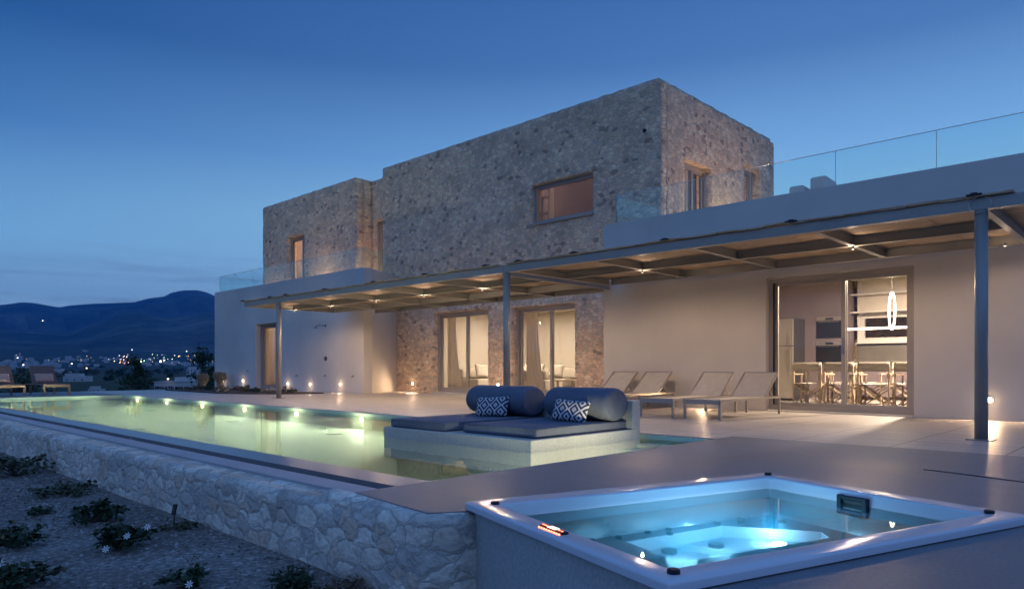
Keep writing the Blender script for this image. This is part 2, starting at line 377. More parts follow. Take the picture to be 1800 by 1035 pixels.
# ---- terrace, deck, coping ---------------------------------------
AN = R(-18); UX = Vector((cos(AN), sin(AN), 0)); VX = Vector((-sin(AN), cos(AN), 0)); TC = Vector((3.366, 1.661, 0)); TK = 1.093
def T(u, v, zz=0): p = TC + UX * u * TK + VX * v * TK; return (p.x, p.y, zz)
PX0, PX1, PY0, PY1 = 3.26, 6.99, 3.66, 22.3     # pool basin
b = MB(); b.box(7.40, 12.16, -6, 26.6, -.3, 0); b.box(6.99, 7.4, 3.66, 26.6, -.3, 0); b.build('terrace', tile, kind='structure')
tl = T(-1.0, .70); tb = T(-1.0, -.70); tf = T(-1.0, -3.4)
o1 = T(-.99, .70); o2 = T(.99, .70); o3 = T(.99, -.70); o4 = T(-.99, -.70)
b = MB()
def slab(b, poly, z0=-.3, z1=.0): b.prism(poly, z0, z1)
out = [(2.44, 3.659), (2.35, 2.86), (2.42, 2.80)]
# deck as pieces round the spa opening
slab(b, [(2.44, 3.66), (2.35, 2.86), (o1[0], o1[1]), (o2[0], o2[1]), (7.398, o2[1]), (7.398, 3.66)])
slab(b, [(o2[0], o2[1]), (o3[0], o3[1]), (7.398, o3[1] - .001), (7.398, o2[1])])
slab(b, [(o4[0], o4[1]), (tf[0], tf[1]), (7.398, tf[1]), (7.398, o3[1] - .001), (o3[0], o3[1])])
b.build('deck', cement, kind='structure')
b = MB(); b.box(2.6, 6.989, PY1, 26.6, -.3, -.003); b.build('pool_surround', cement, kind='structure')
# paved path / bed
b = MB(); b.prism([(9.35, 25.6), (9.25, 21.2), (9.7, 19.9), (10.6, 19.1), (11.5, 18.9), (11.55, 25.6)], .0, .03); b.build('planting_bed', mulch, kind='structure')
# ---- pool ---------------------------------------------------------
pool = thing('swimming_pool', (5.2, 13, -1.15), 'long lit infinity pool with pale green plaster beside the terrace', 'swimming pool')
D = -.29
b = MB(); b.box(PX0 - .25, PX1 + .2, PY0 - .2, PY1 + .2, D - .1, D); b.build('pool_floor', poolm, pool)
b = MB(); b.box(PX1 - .02, PX1 + .2, PY0 - .2, PY1 + .2, D, -.012); b.build('pool_wall', poolm, pool)
b = MB(); b.box(PX0, PX1 - .02, PY1, PY1 + .2, D, -.31); b.box(PX0, PX1 - .02, PY1 - .02, PY1 - .001, D, -.012); b.build('pool_wall', poolm, pool)
b = MB(); b.box(PX0, PX1 - .02, PY0 - .2, PY0, D, -.302); b.box(PX0, PX1 - .02, PY0 + .001, PY0 + .02, D, -.012); b.build('pool_wall', poolm, pool)
b = MB(); b.add([(3.02, PY0, -.30), (3.02, PY0, -.075), (PX0, PY0, -.058), (PX0, PY0, D), (3.02, PY1, -.30), (3.02, PY1, -.075), (PX0, PY1, -.058), (PX0, PY1, D)], [(0, 1, 2, 3), (7, 6, 5, 4), (1, 5, 6, 2), (0, 4, 5, 1), (2, 6, 7, 3), (3, 7, 4, 0)])
infm, *_ = mat('wet_grey_coping', (.22, .24, .26), .3, 0, .6)
b.build('overflow_edge', infm, pool)
for px, py in ((6.5, 21.6), (6.45, 18.6), (6.25, 13.6), (6.15, 9.8), (4.3, 13.0), (4.7, 17.6)):
    b = MB(); b.tube([(px, py, D), (px, py, D + .012)], .12, 20); b.build('floor_drain', blackp, pool)
for i, xs in enumerate((6.76, 6.50, 6.24, 5.98)):
    b = MB(); b.box(xs, 6.968 - .001 * i, PY0 + .021, 4.527, D + .001, -.10 - .045 * i); b.build('step', poolm, pool, bevel=.01)
wt = MB(); n1, n2 = 2, 2
wt.add([(PX0 - .002, PY0 + .021, -.06), (PX1 - .021, PY0 + .021, -.06), (PX1 - .021, PY1 - .021, -.06), (PX0 - .002, PY1 - .021, -.06)], [(0, 1, 2, 3)])
x0_, x1_, y0_, y1_ = PX0 + .004, PX1 - .025, PY0 + .025, PY1 - .025
wt = MB(); wt.box(x0_, x1_, y0_, y1_, D + .004, -.06)
wo = wt.build('pool_water', water, kind='structure')
def volmat(m, dens, col):
    N = m.node_tree.nodes; L = m.node_tree.links; o = [n for n in N if n.type == 'OUTPUT_MATERIAL'][0]
    v = N.new('ShaderNodeVolumePrincipled'); v.inputs['Density'].default_value = dens; v.inputs['Color'].default_value = col; v.inputs['Anisotropy'].default_value = .2
    L.new(v.outputs[0], o.inputs['Volume'])
side = bpy.data.materials.new('water_side'); side.use_nodes = True; Ns = side.node_tree.nodes; Ns.clear()
ts = Ns.new('ShaderNodeBsdfTransparent'); os_ = Ns.new('ShaderNodeOutputMaterial'); side.node_tree.links.new(ts.outputs[0], os_.inputs[0])
WD = .12
volmat(water, WD, (.80, 1, .82, 1)); volmat(side, WD, (.80, 1, .82, 1))
wo.data.materials.append(side)
for f_ in wo.data.polygons: f_.material_index = 0 if f_.normal.z > .9 else 1
# ---- gutter with pebbles, coping, retaining wall ------------------
b = MB(); b.box(2.752, 3.018, PY0 + .001, PY1 + 1, -.34, -.20); b.build('gutter_bed', darkm, kind='structure')
b = MB(); b.box(2.55, 2.75, PY0 + .001, 26.9, -.34, -.04)
b.build('coping', noisy('pale_coping', (.40, .38, .40), (.46, .44, .45), 2, .6, 40, .2, .003), kind='structure')
peb = MB(); rnd = random.Random(3); y = PY0 + .03
ico = bmesh.new(); bmesh.ops.create_icosphere(ico, subdivisions=1, radius=1); IV = [v.co.copy() for v in ico.verts]; IF = [[v.index for v in f.verts] for f in ico.faces]; ico.free()
while y < PY1 + .9:
    st = .055 if y < 9 else .09 if y < 14 else .15
    for k in range(4 if y < 14 else 3):
        s = rnd.uniform(.5, 1) * (st * .62 + .006); c = Vector((2.79 + rnd.random() * .19, y + rnd.uniform(-.02, .02), -.18 + rnd.random() * .06))
        e = Vector((rnd.uniform(.7, 1.2), rnd.uniform(.7, 1.2), rnd.uniform(.45, .8))) * s; a = rnd.random() * 6
        m = Matrix.Rotation(a, 3, 'Z')
        peb.add([c + m @ Vector((v.x * e.x, v.y * e.y, v.z * e.z)) for v in IV], IF)
    y += st
pm = leafmat('dark_pebbles', (.05, .055, .07), (.30, .28, .28)); o = peb.build('pebbles', pm, smooth=True)
tag(o, 'dark rounded pebbles lying in the overflow gutter of the pool', 'pebbles', kind='stuff')
# rough retaining wall: grid surface along a profile
def rough_wall(path, prof, name, m, step=.06, amp=.03):
    b = MB(); pts = []
    for (p, q) in zip(path, path[1:]):
        p = Vector((p[0], p[1], 0)); q = Vector((q[0], q[1], 0)); n = max(1, int((q - p).length / step)); pts += [p + (q - p) * i / n for i in range(n)]
    pts.append(Vector((path[-1][0], path[-1][1], 0)))
    nrm = []
    for i, p in enumerate(pts):
        d = (pts[min(i + 1, len(pts) - 1)] - pts[max(0, i - 1)]).normalized(); nrm.append(Vector((d.y, -d.x, 0)))
    prp = []
    for (a, c) in zip(prof, prof[1:]):
        n = max(1, int(math.hypot(c[0] - a[0], c[1] - a[1]) / step)); prp += [(a[0] + (c[0] - a[0]) * i / n, a[1] + (c[1] - a[1]) * i / n) for i in range(n)]
    prp.append(prof[-1]); k = len(prp)
    for i, p in enumerate(pts):
        for j, (o_, zz) in enumerate(prp):
            q = p + nrm[i] * o_; q.z = zz
            if 0 < j:
                s = amp * min(1, j / 3); e = Vector((q.x * 6, q.y * 6, q.z * 9))
                dv = noise.voronoi(e)[0]; d = (dv[1] - dv[0]); d = min(d * 2.2, 1) * 1.2 - .6 + noise.noise(e * 2.3) * .5
                q += nrm[i] * d * s; q.z += noise.noise(Vector((q.x * 3, q.y * 3, q.z * 3 + 5))) * amp * .5
            b.v.append(tuple(q))
    for i in range(len(pts) - 1):
        for j in range(k - 1): b.f.append((i * k + j, i * k + j + 1, (i + 1) * k + j + 1, (i + 1) * k + j))
    return b
b = rough_wall([(2.548, 27.0), (2.548, 2.95)], [(0, -.058), (.20, -.062), (.25, -.10), (.26, -.8)], 'w', wallstone, .045, .010)
rw = thing('retaining_wall', (2.4, 12, -.6), 'low rough rubble stone wall below the infinity edge of the pool', 'stone wall')
b.build('stone_face', wallstone, rw, smooth=True)
b = rough_wall([(2.405, 3.90), (2.39, 3.66), (2.33, 2.86), (2.45, 2.775), T(-.985, .75)], [(-.05, -.004), (.03, -.012), (.06, -.05), (.07, -1.0)], 'w', wallstone, .035, .012)
b.build('corner_face', wallstone, rw, smooth=True)

# ---- wall builders ------------------------------------------------
def wall_open(axis, c, thick, a0, a1, z0, z1, ops, step=None, amp=0, side=-1):
    """wall in plane axis=c; outer face at c, inner at c - side*thick; ops = [(a0,a1,z0,z1)]"""
    b = MB()
    xs = sorted({a0, a1, *[v for o in ops for v in o[:2] if a0 < v < a1]}); zs = sorted({z0, z1, *[v for o in ops for v in o[2:] if z0 < v < z1]})
    def fill(l, st):
        if not st: return l
        r = []
        for p, q in zip(l, l[1:]):
            n = max(1, round((q - p) / st)); r += [p + (q - p) * i / n for i in range(n)]
        return r + [l[-1]]
    xs = fill(xs, step); zs = fill(zs, step)
    cin = c - side * thick
    def P3(a, zz, d, rough):
        if rough and amp:
            e = Vector((a * 4, zz * 5.5, c)); n = noise.noise(e) * amp; edge = (a in (a0, a1)) or (zz == z1) or any((a in (o[0], o[1]) and o[2] - .01 < zz < o[3] + .01) for o in ops)
            d += n * side
            if edge:
                a += noise.noise(e + Vector((7, 0, 0))) * amp * 1.3
                if zz == z1: zz += noise.noise(e + Vector((0, 7, 0))) * amp * 1.6
        return (d, a, zz) if axis == 'X' else (a, d, zz)
    hole = lambda a, zz: any(o[0] < a < o[1] and o[2] < zz < o[3] for o in ops)
    idx = {}
    def V(i, j, k):
        key = (i, j, k)
        if key not in idx: idx[key] = len(b.v); b.v.append(P3(xs[i], zs[j], c if k == 0 else cin, k == 0))
        return idx[key]
    nx, nz = len(xs) - 1, len(zs) - 1
    solid = lambda i, j: 0 <= i < nx and 0 <= j < nz and not hole((xs[i] + xs[i + 1]) / 2, (zs[j] + zs[j + 1]) / 2)
    for i in range(nx):
        for j in range(nz):
            if not solid(i, j): continue
            for k in (0, 1): b.f.append((V(i, j, k), V(i + 1, j, k), V(i + 1, j + 1, k), V(i, j + 1, k)))
            if not solid(i - 1, j): b.f.append((V(i, j, 0), V(i, j + 1, 0), V(i, j + 1, 1), V(i, j, 1)))
            if not solid(i + 1, j): b.f.append((V(i + 1, j, 0), V(i + 1, j + 1, 0), V(i + 1, j + 1, 1), V(i + 1, j, 1)))
            if not solid(i, j - 1): b.f.append((V(i, j, 0), V(i + 1, j, 0), V(i + 1, j, 1), V(i, j, 1)))
            if not solid(i, j + 1): b.f.append((V(i, j + 1, 0), V(i + 1, j + 1, 0), V(i + 1, j + 1, 1), V(i, j + 1, 1)))
    return b
house = thing('house', (16, 12, 0), 'two storey villa of rough stone and white plaster with lit rooms', 'house')
HB = 20.12
# kitchen wing (white)
wall_open('X', 12.2, .3, -6, 8.98, -.3, 3.8, [(3.06, 5.42, .02, 2.36)]).build('wall', stucco, house)['label'] = 'white plaster kitchen wing wall with terrace parapet'
b = MB(); b.box(12.5, HB, -5.97, 8.775, 2.9, 3.2); b.box(12.5, 14.1, 8.775, 8.95, 2.9, 3.2); b.build('roof', inner, house)
b = MB(); b.box(12.5, HB, -6, -5.75, -.3, 2.9); b.build('wall', inner, house)
# ground floor stone wall
st = wall_open('X', 14.1, .35, 8.81, 19.5, -.2, 7.46, [(14.44, 16.86, .03, 2.46), (11.27, 13.48, .03, 2.44), (10.71, 12.76, 4.63, 5.66)], .09, .016)
st.build('wall', stone, house, smooth=True)['label'] = 'tall rubble stone front wall of the upper storey'
wall_open('Y', 8.81, .35, 14.42, HB, 3.2, 7.46, [(15.25, 16.58, 3.25, 5.84), (18.44, 19.48, 3.25, 6.38)], .09, .016).build('wall', stone, house, smooth=True)
b = MB(); b.box(14.46, HB - .02, 9.17, 19.15, 7.1, 7.3); b.build('roof', inner, house)
wall_open('Y', 19.5, .3, 14.47, HB, 3.2, 7.46, [], .1, .02, side=1).build('wall', stone, house, smooth=True)
# left wing (white) and its balcony
b = MB(); b.prism([(12.202, 17.84), (12.498, 17.842), (12.498, 18.1), (12.202, 18.1)], -.3, 3.797); b.build('wall', stucco, house)
wall_open('X', 12.2, .3, 17.84, 28.2, -.3, 3.8, [(22.85, 24.72, .02, 2.38)]).build('wall', stucco, house)['label'] = 'white plaster left wing wall'
b = MB(); b.prism([(12.498, 17.842), (14.098, 18.72), (14.098, 19.0), (12.498, 18.1)], -.3, 3.798); b.build('wall', stucco, house)
wall_open('Y', 28.2, .3, 12.5, HB, -.3, 3.8, [], side=1).build('wall', stucco, house)
b = MB(); b.box(12.5, HB, 18.15, 27.9, 2.95, 3.2); b.build('balcony_floor', stucco, house)
# left upper stone block
wall_open('X', 14.1, .35, 21.1, 27.9, 3.2, 7.46, [(24.6, 25.9, 3.25, 5.95)], .09, .022).build('wall', stone, house, smooth=True)
wall_open('Y', 21.1, .35, 14.45, 15.12, 3.2, 7.46, [], .09, .018).build('wall', stone, house, smooth=True)
wall_open('X', 14.76, .3, 19.51, 21.098, 3.2, 7.44, [(19.75, 20.88, 3.25, 5.98)], .09, .018).build('wall', stone, house, smooth=True)
wall_open('Y', 27.9, .3, 14.45, HB, 3.2, 7.46, [], .1, .02, side=1).build('wall', stone, house, smooth=True)
b = MB(); b.box(14.46, HB - .02, 21.46, 27.58, 7.1, 7.3); b.box(15.08, HB - .02, 19.5, 21.45, 7.1, 7.28); b.build('roof', inner, house)
b = MB(); b.box(HB, HB + .3, -6, 28.2, -.3, 3.19); b.box(HB - .001, HB + .29, 8.83, 27.88, 3.2, 7.4); b.build('wall', stone, house)['label'] = 'back wall'
# interior floors and partitions
floorm = concrete('indoor_cement', (.42, .39, .35), (.50, .46, .42), .3, .5)
b = MB(); b.box(12.5, HB, -5.7, 8.8, -.2, .018); b.box(14.45, HB, 8.81, 19.45, -.2, .016); b.box(12.5, HB, 18.16, 27.9, -.2, .014) ; b.build('floor', floorm, house)
b = MB(); b.box(14.45, HB, 9.0, 17.9, 2.72, 2.9); b.build('ceiling', inner, house)
b = MB(); b.box(14.455, HB, 8.6, 8.72, .02, 2.9); b.box(12.5, 14.0, 8.6, 8.72, .02, 2.9); b.build('partition', inner, house)
b = MB(); b.box(14.46, 18.8, 17.7, 17.85, .02, 2.72); b.build('partition', inner, house)
b = MB(); b.box(18.8, 18.92, 9.0, 17.9, .02, 2.72); b.build('partition', inner, house)
b = MB(); b.box(14.46, HB, 9.17, 19.1, 3.2, 3.3); b.build('upper_floor', inner, house)
brown = noisy('warm_plaster', (.36, .29, .29), (.40, .32, .32), .6, .85, 30, .1, .003, spec=.2)
b = MB(); b.box(16.4, 16.5, 9.18, 19.1, 3.3, 7.1); b.build('partition', brown, house)
b = MB(); b.box(12.5, HB, 21.7, 21.8, .02, 2.94); b.box(14.2, 14.3, 21.8, 27.9, .02, 2.94); b.build('partition', inner, house)
b = MB(); b.box(16.0, 16.1, 19.52, 27.55, 3.21, 7.09); b.build('partition', inner, house)
# kitchen partitions: mauve wall with cabinets left, window wall right
wall_open('X', 18.4, .12, -5.7, 5.86, .02, 2.9, [(2.2, 5.82, 1.38, 2.10)]).build('partition', inner, house)
b = MB(); b.box(17.805, 18.4, 5.94, 8.59, .02, 2.9); b.build('cabinet_wall', mauve, house)
b = MB(); b.box(18.36, 18.398, 1.0, 5.86, .95, 1.376); b.build('splashback', greyst, house)
# frames ------------------------------------------------------------
def bars(b, axis, c, d, a0, a1, z0, z1, w_, bottom=True):
    def bx(p, q, r, s):
        b.box(c, c + d, p, q, r, s) if axis == 'X' else b.box(p, q, c, c + d, r, s)
    bx(a0, a0 + w_, z0, z1); bx(a1 - w_, a1, z0, z1); bx(a0 + w_, a1 - w_, z1 - w_, z1)
    if bottom: bx(a0 + w_, a1 - w_, z0, z0 + w_)
def sliding(name, axis, c, a0, a1, z0, z1, split, curtain=None, gap=0, back=.1):
    """frame recessed `back` behind the outer face plane c (towards +axis)"""
    f = MB(); bars(f, axis, c + back, .13, a0, a1, z0, z1, .07)
    fr = f.build(name, framem, house)
    ps = [(a0 + .07, split + .035, c + back + .02), (split - .035, a1 - .07 - gap, c + back + .075)]
    for (p, q, cc) in ps:
        s = MB(); bars(s, axis, cc, .045, p, q, z0 + .071, z1 - .071, .065); sf = s.build('sash', framem, fr)
        g = MB(); cc2 = cc + .02
        if axis == 'X': g.box(cc2, cc2 + .008, p + .066, q - .066, z0 + .137, z1 - .137)
        else: g.box(p + .066, q - .066, cc2, cc2 + .008, z0 + .137, z1 - .137)
        g.build('pane', glass, fr)
    hd = MB(); pp = ps[0][1] - .03
    if axis == 'X': hd.box(ps[0][2] - .03, ps[0][2] - .002, pp - .012, pp + .012, 1.0, 1.25)
    else: hd.box(pp - .012, pp + .012, ps[0][2] - .03, ps[0][2] - .002, 1.0, 1.25)
    if z0 < 1: hd.build('handle', steel, fr)
    return fr
def curtain(axis, c, a0, a1, z0, z1, label, waves=9, amp=.035, taper=0):
    b = MB(); n = waves * 10; rows = 8
    for j in range(rows + 1):
        zz = z1 + (z0 - z1) * j / rows; t = j / rows
        for i in range(n + 1):
            a = a0 + (a1 - a0) * i / n + (taper * t * t) * (1 - i / n); d = c + amp * (.4 + .6 * t) * sin(2 * pi * waves * i / n + .6 * sin(i * .3)) + .01 * noise.noise((a * 9, t * 4, 0))
            b.v.append((d, a, zz) if axis == 'X' else (a, d, zz))
    for j in range(rows):
        for i in range(n): b.f.append((j * (n + 1) + i, j * (n + 1) + i + 1, (j + 1) * (n + 1) + i + 1, (j + 1) * (n + 1) + i))
    o = b.build('curtain', curt, smooth=True); m = o.modifiers.new('t', 'SOLIDIFY'); m.thickness = .004
    return tag(o, label, 'curtain', 'long pale curtains inside the doors')
b = MB(); b.box(12.335, 12.36, 5.325, 5.349, .12, 2.27); b.build('door_gap', darkm, house)  # dark strip standing in for the shade in the gap beside the sash
sliding('sliding_door', 'X', 12.2, 3.06, 5.42, .025, 2.358, 4.15, back=.12)
sliding('sliding_door', 'X', 14.1, 14.44, 16.86, .035, 2.456, 15.55, back=.18)
sliding('sliding_door', 'X', 14.1, 11.27, 13.48, .035, 2.436, 12.25, back=.18)
sliding('sliding_door', 'X', 12.2, 22.85, 24.72, .025, 2.376, 23.6, back=.2)
sliding('balcony_door', 'X', 14.1, 24.6, 25.9, 3.255, 5.946, 25.0, back=.16)
sliding('balcony_door', 'X', 14.76, 19.75, 20.88, 3.255, 5.976, 20.3, back=.12)
sliding('balcony_door', 'Y', 8.81, 15.25, 16.58, 3.255, 5.836, 15.9, back=.14)
sliding('balcony_door', 'Y', 8.81, 18.44, 19.48, 3.255, 6.376, 19.0, back=.25)
f = MB(); bars(f, 'X', 14.22, .1, 10.71, 12.76, 4.635, 5.656, .09); wf = f.build('window', framem, house)
g = MB(); g.box(14.26, 14.27, 10.8, 12.67, 4.725, 5.566); g.build('pane', glass, wf)
g = MB(); g.box(14.04, 14.21, 10.66, 12.81, 4.59, 4.632); g.build('sill', framem, wf)
f = MB(); bars(f, 'X', 18.42, .08, 2.2, 5.82, 1.382, 2.098, .12); wf = f.build('window', white, house)
g = MB(); g.box(18.45, 18.458, 2.33, 5.69, 1.51, 1.97); g.build('pane', glass, wf)
g = MB(); g.box(18.25, 18.399, 2.15, 5.85, 1.36, 1.38); g.build('sill', white, wf)
# outer back wall seen through the kitchen window is dark
# thresholds
b = MB(); b.box(12.17, 12.32, 3.06, 5.42, 0, .024); b.build('threshold', stucco, house)
b = MB(); b.box(14.05, 14.28, 11.27, 13.48, 0.0, .034); b.box(14.05, 14.28, 14.44, 16.86, 0.0, .034); b.build('threshold', stucco, house)
b = MB(); b.box(12.17, 12.4, 22.85, 24.72, 0, .024); b.build('threshold', stucco, house)
# terrace floor in the recess
b = MB(); b.prism([(12.161, 8.99), (14.09, 8.99), (14.09, 18.7), (12.5, 17.83), (12.161, 17.83)], -.3, -.002); b.build('terrace', tile, kind='structure')
curtain('X', 14.62, 16.42, 16.8, .05, 2.4, 'pale curtain gathered at the left of the left living room door', 5, .03, -.3)
curtain('X', 14.62, 13.02, 13.42, .05, 2.4, 'pale curtain gathered at the left of the right living room door', 6, .03, -.28)
curtain('X', 12.75, 22.75, 24.8, .05, 2.35, 'closed pale curtain behind the narrow ground floor door', 14, .03)
curtain('X', 14.55, 24.5, 25.95, 3.3, 5.95, 'closed pale curtain behind the upstairs door at the left', 12, .03)
curtain('X', 15.15, 19.7, 20.9, 3.3, 5.95, 'closed pale curtain in the upstairs notch door', 10, .03)
curtain('Y', 9.3, 15.6, 16.6, 3.3, 5.85, 'cream curtain behind the roof terrace door', 8, .03)
curtain('Y', 9.35, 18.4, 19.5, 3.3, 6.3, 'cream curtain behind the tall far roof terrace door', 8, .03)
curtain('X', 14.6, 12.88, 13.2, 4.5, 5.7, 'cream curtain edge in the upstairs strip window', 3, .02)
# upstairs shelf ladder
t = thing('shelf_rack', (15.3, 13.3, 3.3), 'white ladder shelf behind the upstairs strip window', 'shelf')
b = MB(); b.box(15.2, 15.4, 13.08, 13.12, 3.3, 5.9); b.build('upright', white, t); b = MB(); b.box(15.2, 15.4, 13.47, 13.51, 3.3, 5.9); b.build('upright', white, t)
for zz in (4.2, 4.75, 5.2, 5.65): b = MB(); b.box(15.21, 15.39, 13.121, 13.469, zz, zz + .03); b.build('shelf', white, t)
# glass balustrades --------------------------------------------------
def balustrade(label, segs, z0, z1, caps=None):
    t = thing('glass_balustrade', (segs[0][0][0], segs[0][0][1], z0), label, 'balustrade')
    for (p, q) in segs:
        p = Vector((*p, 0)); q = Vector((*q, 0)); d = (q - p).normalized()
        b = MB(); b.bar(p + d * .006 + Vector((0, 0, (z0 + z1) / 2)), q - d * .006 + Vector((0, 0, (z0 + z1) / 2)), .014, z1 - z0); b.build('pane', rail, t)
        b = MB(); b.bar(p + Vector((0, 0, z0)), p + Vector((0, 0, z1)), .007, .008); b.build('joint', white, t)
    b = MB()
    for (p, q) in segs: b.bar((*p, z1 + .007), (*q, z1 + .005), .014, .008)
    b.build('top_edge', steel, t)
    return t
X_ = 12.32
balustrade('clear glass balustrade along the right hand roof terrace parapet', [((X_, 8.74), (14.06, 8.74))] + [((X_, 8.74 - 1.49 * i), (X_, 8.74 - 1.49 * (i + 1))) for i in range(8)], 3.8, 4.4)
balustrade('clear glass balustrade round the left balcony', [((X_, 28.02), (X_, 26.6)), ((X_, 26.6), (X_, 25.15)), ((X_, 25.15), (X_, 22.3)), ((X_, 22.3), (X_, 19.4)), ((X_, 19.4), (X_, 17.98)), ((X_, 18.0), (14.05, 18.88)), ((X_ + .02, 28.02), (14.0, 28.02))], 3.8, 4.42)
# roof terrace benches
for i, (x0, y0, zz, yl) in enumerate(((15.89, 6.2, 4.87, .33), (16.0, 5.75, 5.02, .35))):
    t = thing('armchair', (x0 + .5, y0 + .15, 3.25), ['small pale armchair back just showing over the roof parapet, nearer the stone tower', 'larger pale armchair back just showing over the roof parapet, away from the tower'][i], 'armchair', 'armchairs on the roof terrace')
    b = MB(); b.add([(x0, y0, 3.2), (x0 + .7, y0, 3.2), (x0 + .7, y0 + yl, 3.2), (x0, y0 + yl, 3.2), (x0, y0, zz), (x0 + .7, y0, zz - .03), (x0 + .7, y0 + yl, zz - .03), (x0, y0 + yl, zz)], [(0, 1, 2, 3), (4, 5, 6, 7), (0, 1, 5, 4), (1, 2, 6, 5), (2, 3, 7, 6), (3, 0, 4, 7)]); b.build('backrest', linen, t, bevel=.04)
    b = MB(); b.box(x0, x0 + .7, y0 - .6, y0 - .01, 3.35, 3.65); b.build('seat', linen, t, bevel=.04)

# ================================================================== PERGOLA
pg = thing('pergola', (8.8, 8.5, 0), 'long steel pergola with reed matting roof on three round posts', 'pergola')
BZ = 2.42; BH = .125
for i, yy in enumerate((1.57, 8.55, 16.58)):
    b = MB(); b.tube([(8.8, yy, .012), (8.8, yy, BZ + .004)], .062, 28); p = b.build('post', beamm, pg, smooth=False)
    for f_ in p.data.polygons: f_.use_smooth = len(f_.vertices) == 4
    b = MB(); b.box(8.68, 8.92, yy - .12, yy + .12, .001, .012); b.build('base_plate', beamm, p)
def ibeam(b, a, c, h=BH, wd=.075):
    a = Vector(a); c = Vector(c); m = Vector((0, 0, h / 2))
    b.bar(a + m, c + m, .03, h - .016); b.bar(a + Vector((0, 0, .004)), c + Vector((0, 0, .004)), wd, .008); b.bar(a + Vector((0, 0, h - .004)), c + Vector((0, 0, h - .004)), wd, .008)
b = MB(); b.box(8.765, 8.835, -3.0, 8.60, BZ + .006, BZ + BH); b.box(8.745, 8.855, -3.0, 8.60, BZ, BZ + .006); b.build('beam', beamm, pg)
b = MB(); b.box(8.765, 8.835, 8.61, 18.4, BZ + .006, BZ + BH); b.box(8.745, 8.855, 8.61, 18.4, BZ, BZ + .006); b.build('beam', beamm, pg)
for xx, ya, yb in ((10.18, 1.55, 8.35), (11.56, 1.55, 8.35), (10.18, 8.86, 18.38), (11.56, 8.86, 18.38), (12.5, 9.05, 17.7)):
    b = MB(); ibeam(b, (xx, ya + .04, BZ), (xx, yb - .04, BZ)); b.build('beam', beamm, pg)
for yy in (1.55, 3.30, 4.98, 6.68, 8.38, 8.84, 10.6, 12.5, 14.35, 16.4, 18.4):
    b = MB(); x1 = 12.5 if 8.8 < yy < 17.7 else 11.56
    ibeam(b, (8.856, yy, BZ + .001), (x1, yy, BZ + .001)); b.build('crossbeam', beamm, pg)
# reed mats: two layers of strips, uneven edges
for (ya, yb) in ((1.28, 8.5), (8.72, 18.55)):
    b = MB(); n = int((yb - ya) / .32); r2 = random.Random(int(ya * 10))
    x1 = 12.15  # mats carried across the wall gap to keep sky light off the facade
    for k in range(n):
        y0 = ya + k * (yb - ya) / n; y1 = y0 + (yb - ya) / n - .004; zz = BZ + BH + .004 + r2.random() * .012
        b.add([(8.72 + r2.uniform(-.03, .03), y0, zz), (x1, y0, zz + r2.random() * .01), (x1, y1, zz), (8.72 + r2.uniform(-.03, .03), y1, zz)] + [(8.72, y0, zz + .022), (x1, y0, zz + .022), (x1, y1, zz + .022), (8.72, y1, zz + .022)], [(0, 1, 2, 3), (4, 5, 6, 7), (0, 1, 5, 4), (1, 2, 6, 5), (2, 3, 7, 6), (3, 0, 4, 7)])
    b.build('reed_mat', reedm, pg)
if True:
    b = MB(); b.box(12.14, 12.55, 9.02, 17.8, BZ + BH + .004, BZ + BH + .02); b.build('reed_mat', reedm, pg)
for yy in (1.62, 3.55, 5.35, 7.0, 8.2, 9.0, 10.7, 12.4, 14.3, 16.1, 16.9, 18.4):
    b = MB(); b.box(8.69, 11.6, yy - .03, yy + .03, BZ + BH + .04, BZ + BH + .052); b.box(8.69, 8.75, yy - .07, yy + .07, BZ + BH + .026, BZ + BH + .04); b.build('batten', darkm, pg)
b = MB(); b.tube([(8.73, 1.57 + .10 * sin(a), 2.47 + .085 * cos(a)) for a in [2 * pi * i / 24 for i in range(25)]], .004, 6); b.build('cable_loop', steel, pg)
# pergola spotlights
for i, (xx, yy) in enumerate([(10.18, q) for q in (3.30, 6.68, 10.6, 14.35)] + [(11.3, 1.75), (10.18, 18.3), (10.18, 16.4), (10.18, 12.5)]):
    nm = ['the first crossing from the kitchen end', 'the second crossing by the lounge chairs', 'the crossing in front of the right living room door', 'the crossing left of the middle post', 'the end crossbeam above the near post', 'the far end of the pergola', 'the far post bay', 'the crossing in front of the left living room door'][i]
    t = thing('spotlight', (xx, yy, BZ - .05), 'tiny pergola spotlight under ' + nm, 'spotlight', 'spotlights under the pergola')
    b = MB(); b.tube([(0, 0, .05), (0, 0, .012)], .018, 12); b.build('housing', steel, t, local=True)
    b = MB(); b.tube([(0, 0, .012), (0, 0, .006)], .013, 12); b.build('lens', tinyl, t, local=True)
    lamp('POINT', 'spot_glow', (xx, yy, BZ - .09), [5, 5, 10, 8, 1.5, 5, 6, 10][i], (1, .72, .50), .015)
    lamp('SPOT', 'spot_beam', (xx, yy, BZ - .06), [56, 56, 100, 84, 7, 54, 66, 105][i], (1, .72, .50), .02, rot=(0, 0, 0), spot_size=R(178), spot_blend=.4)
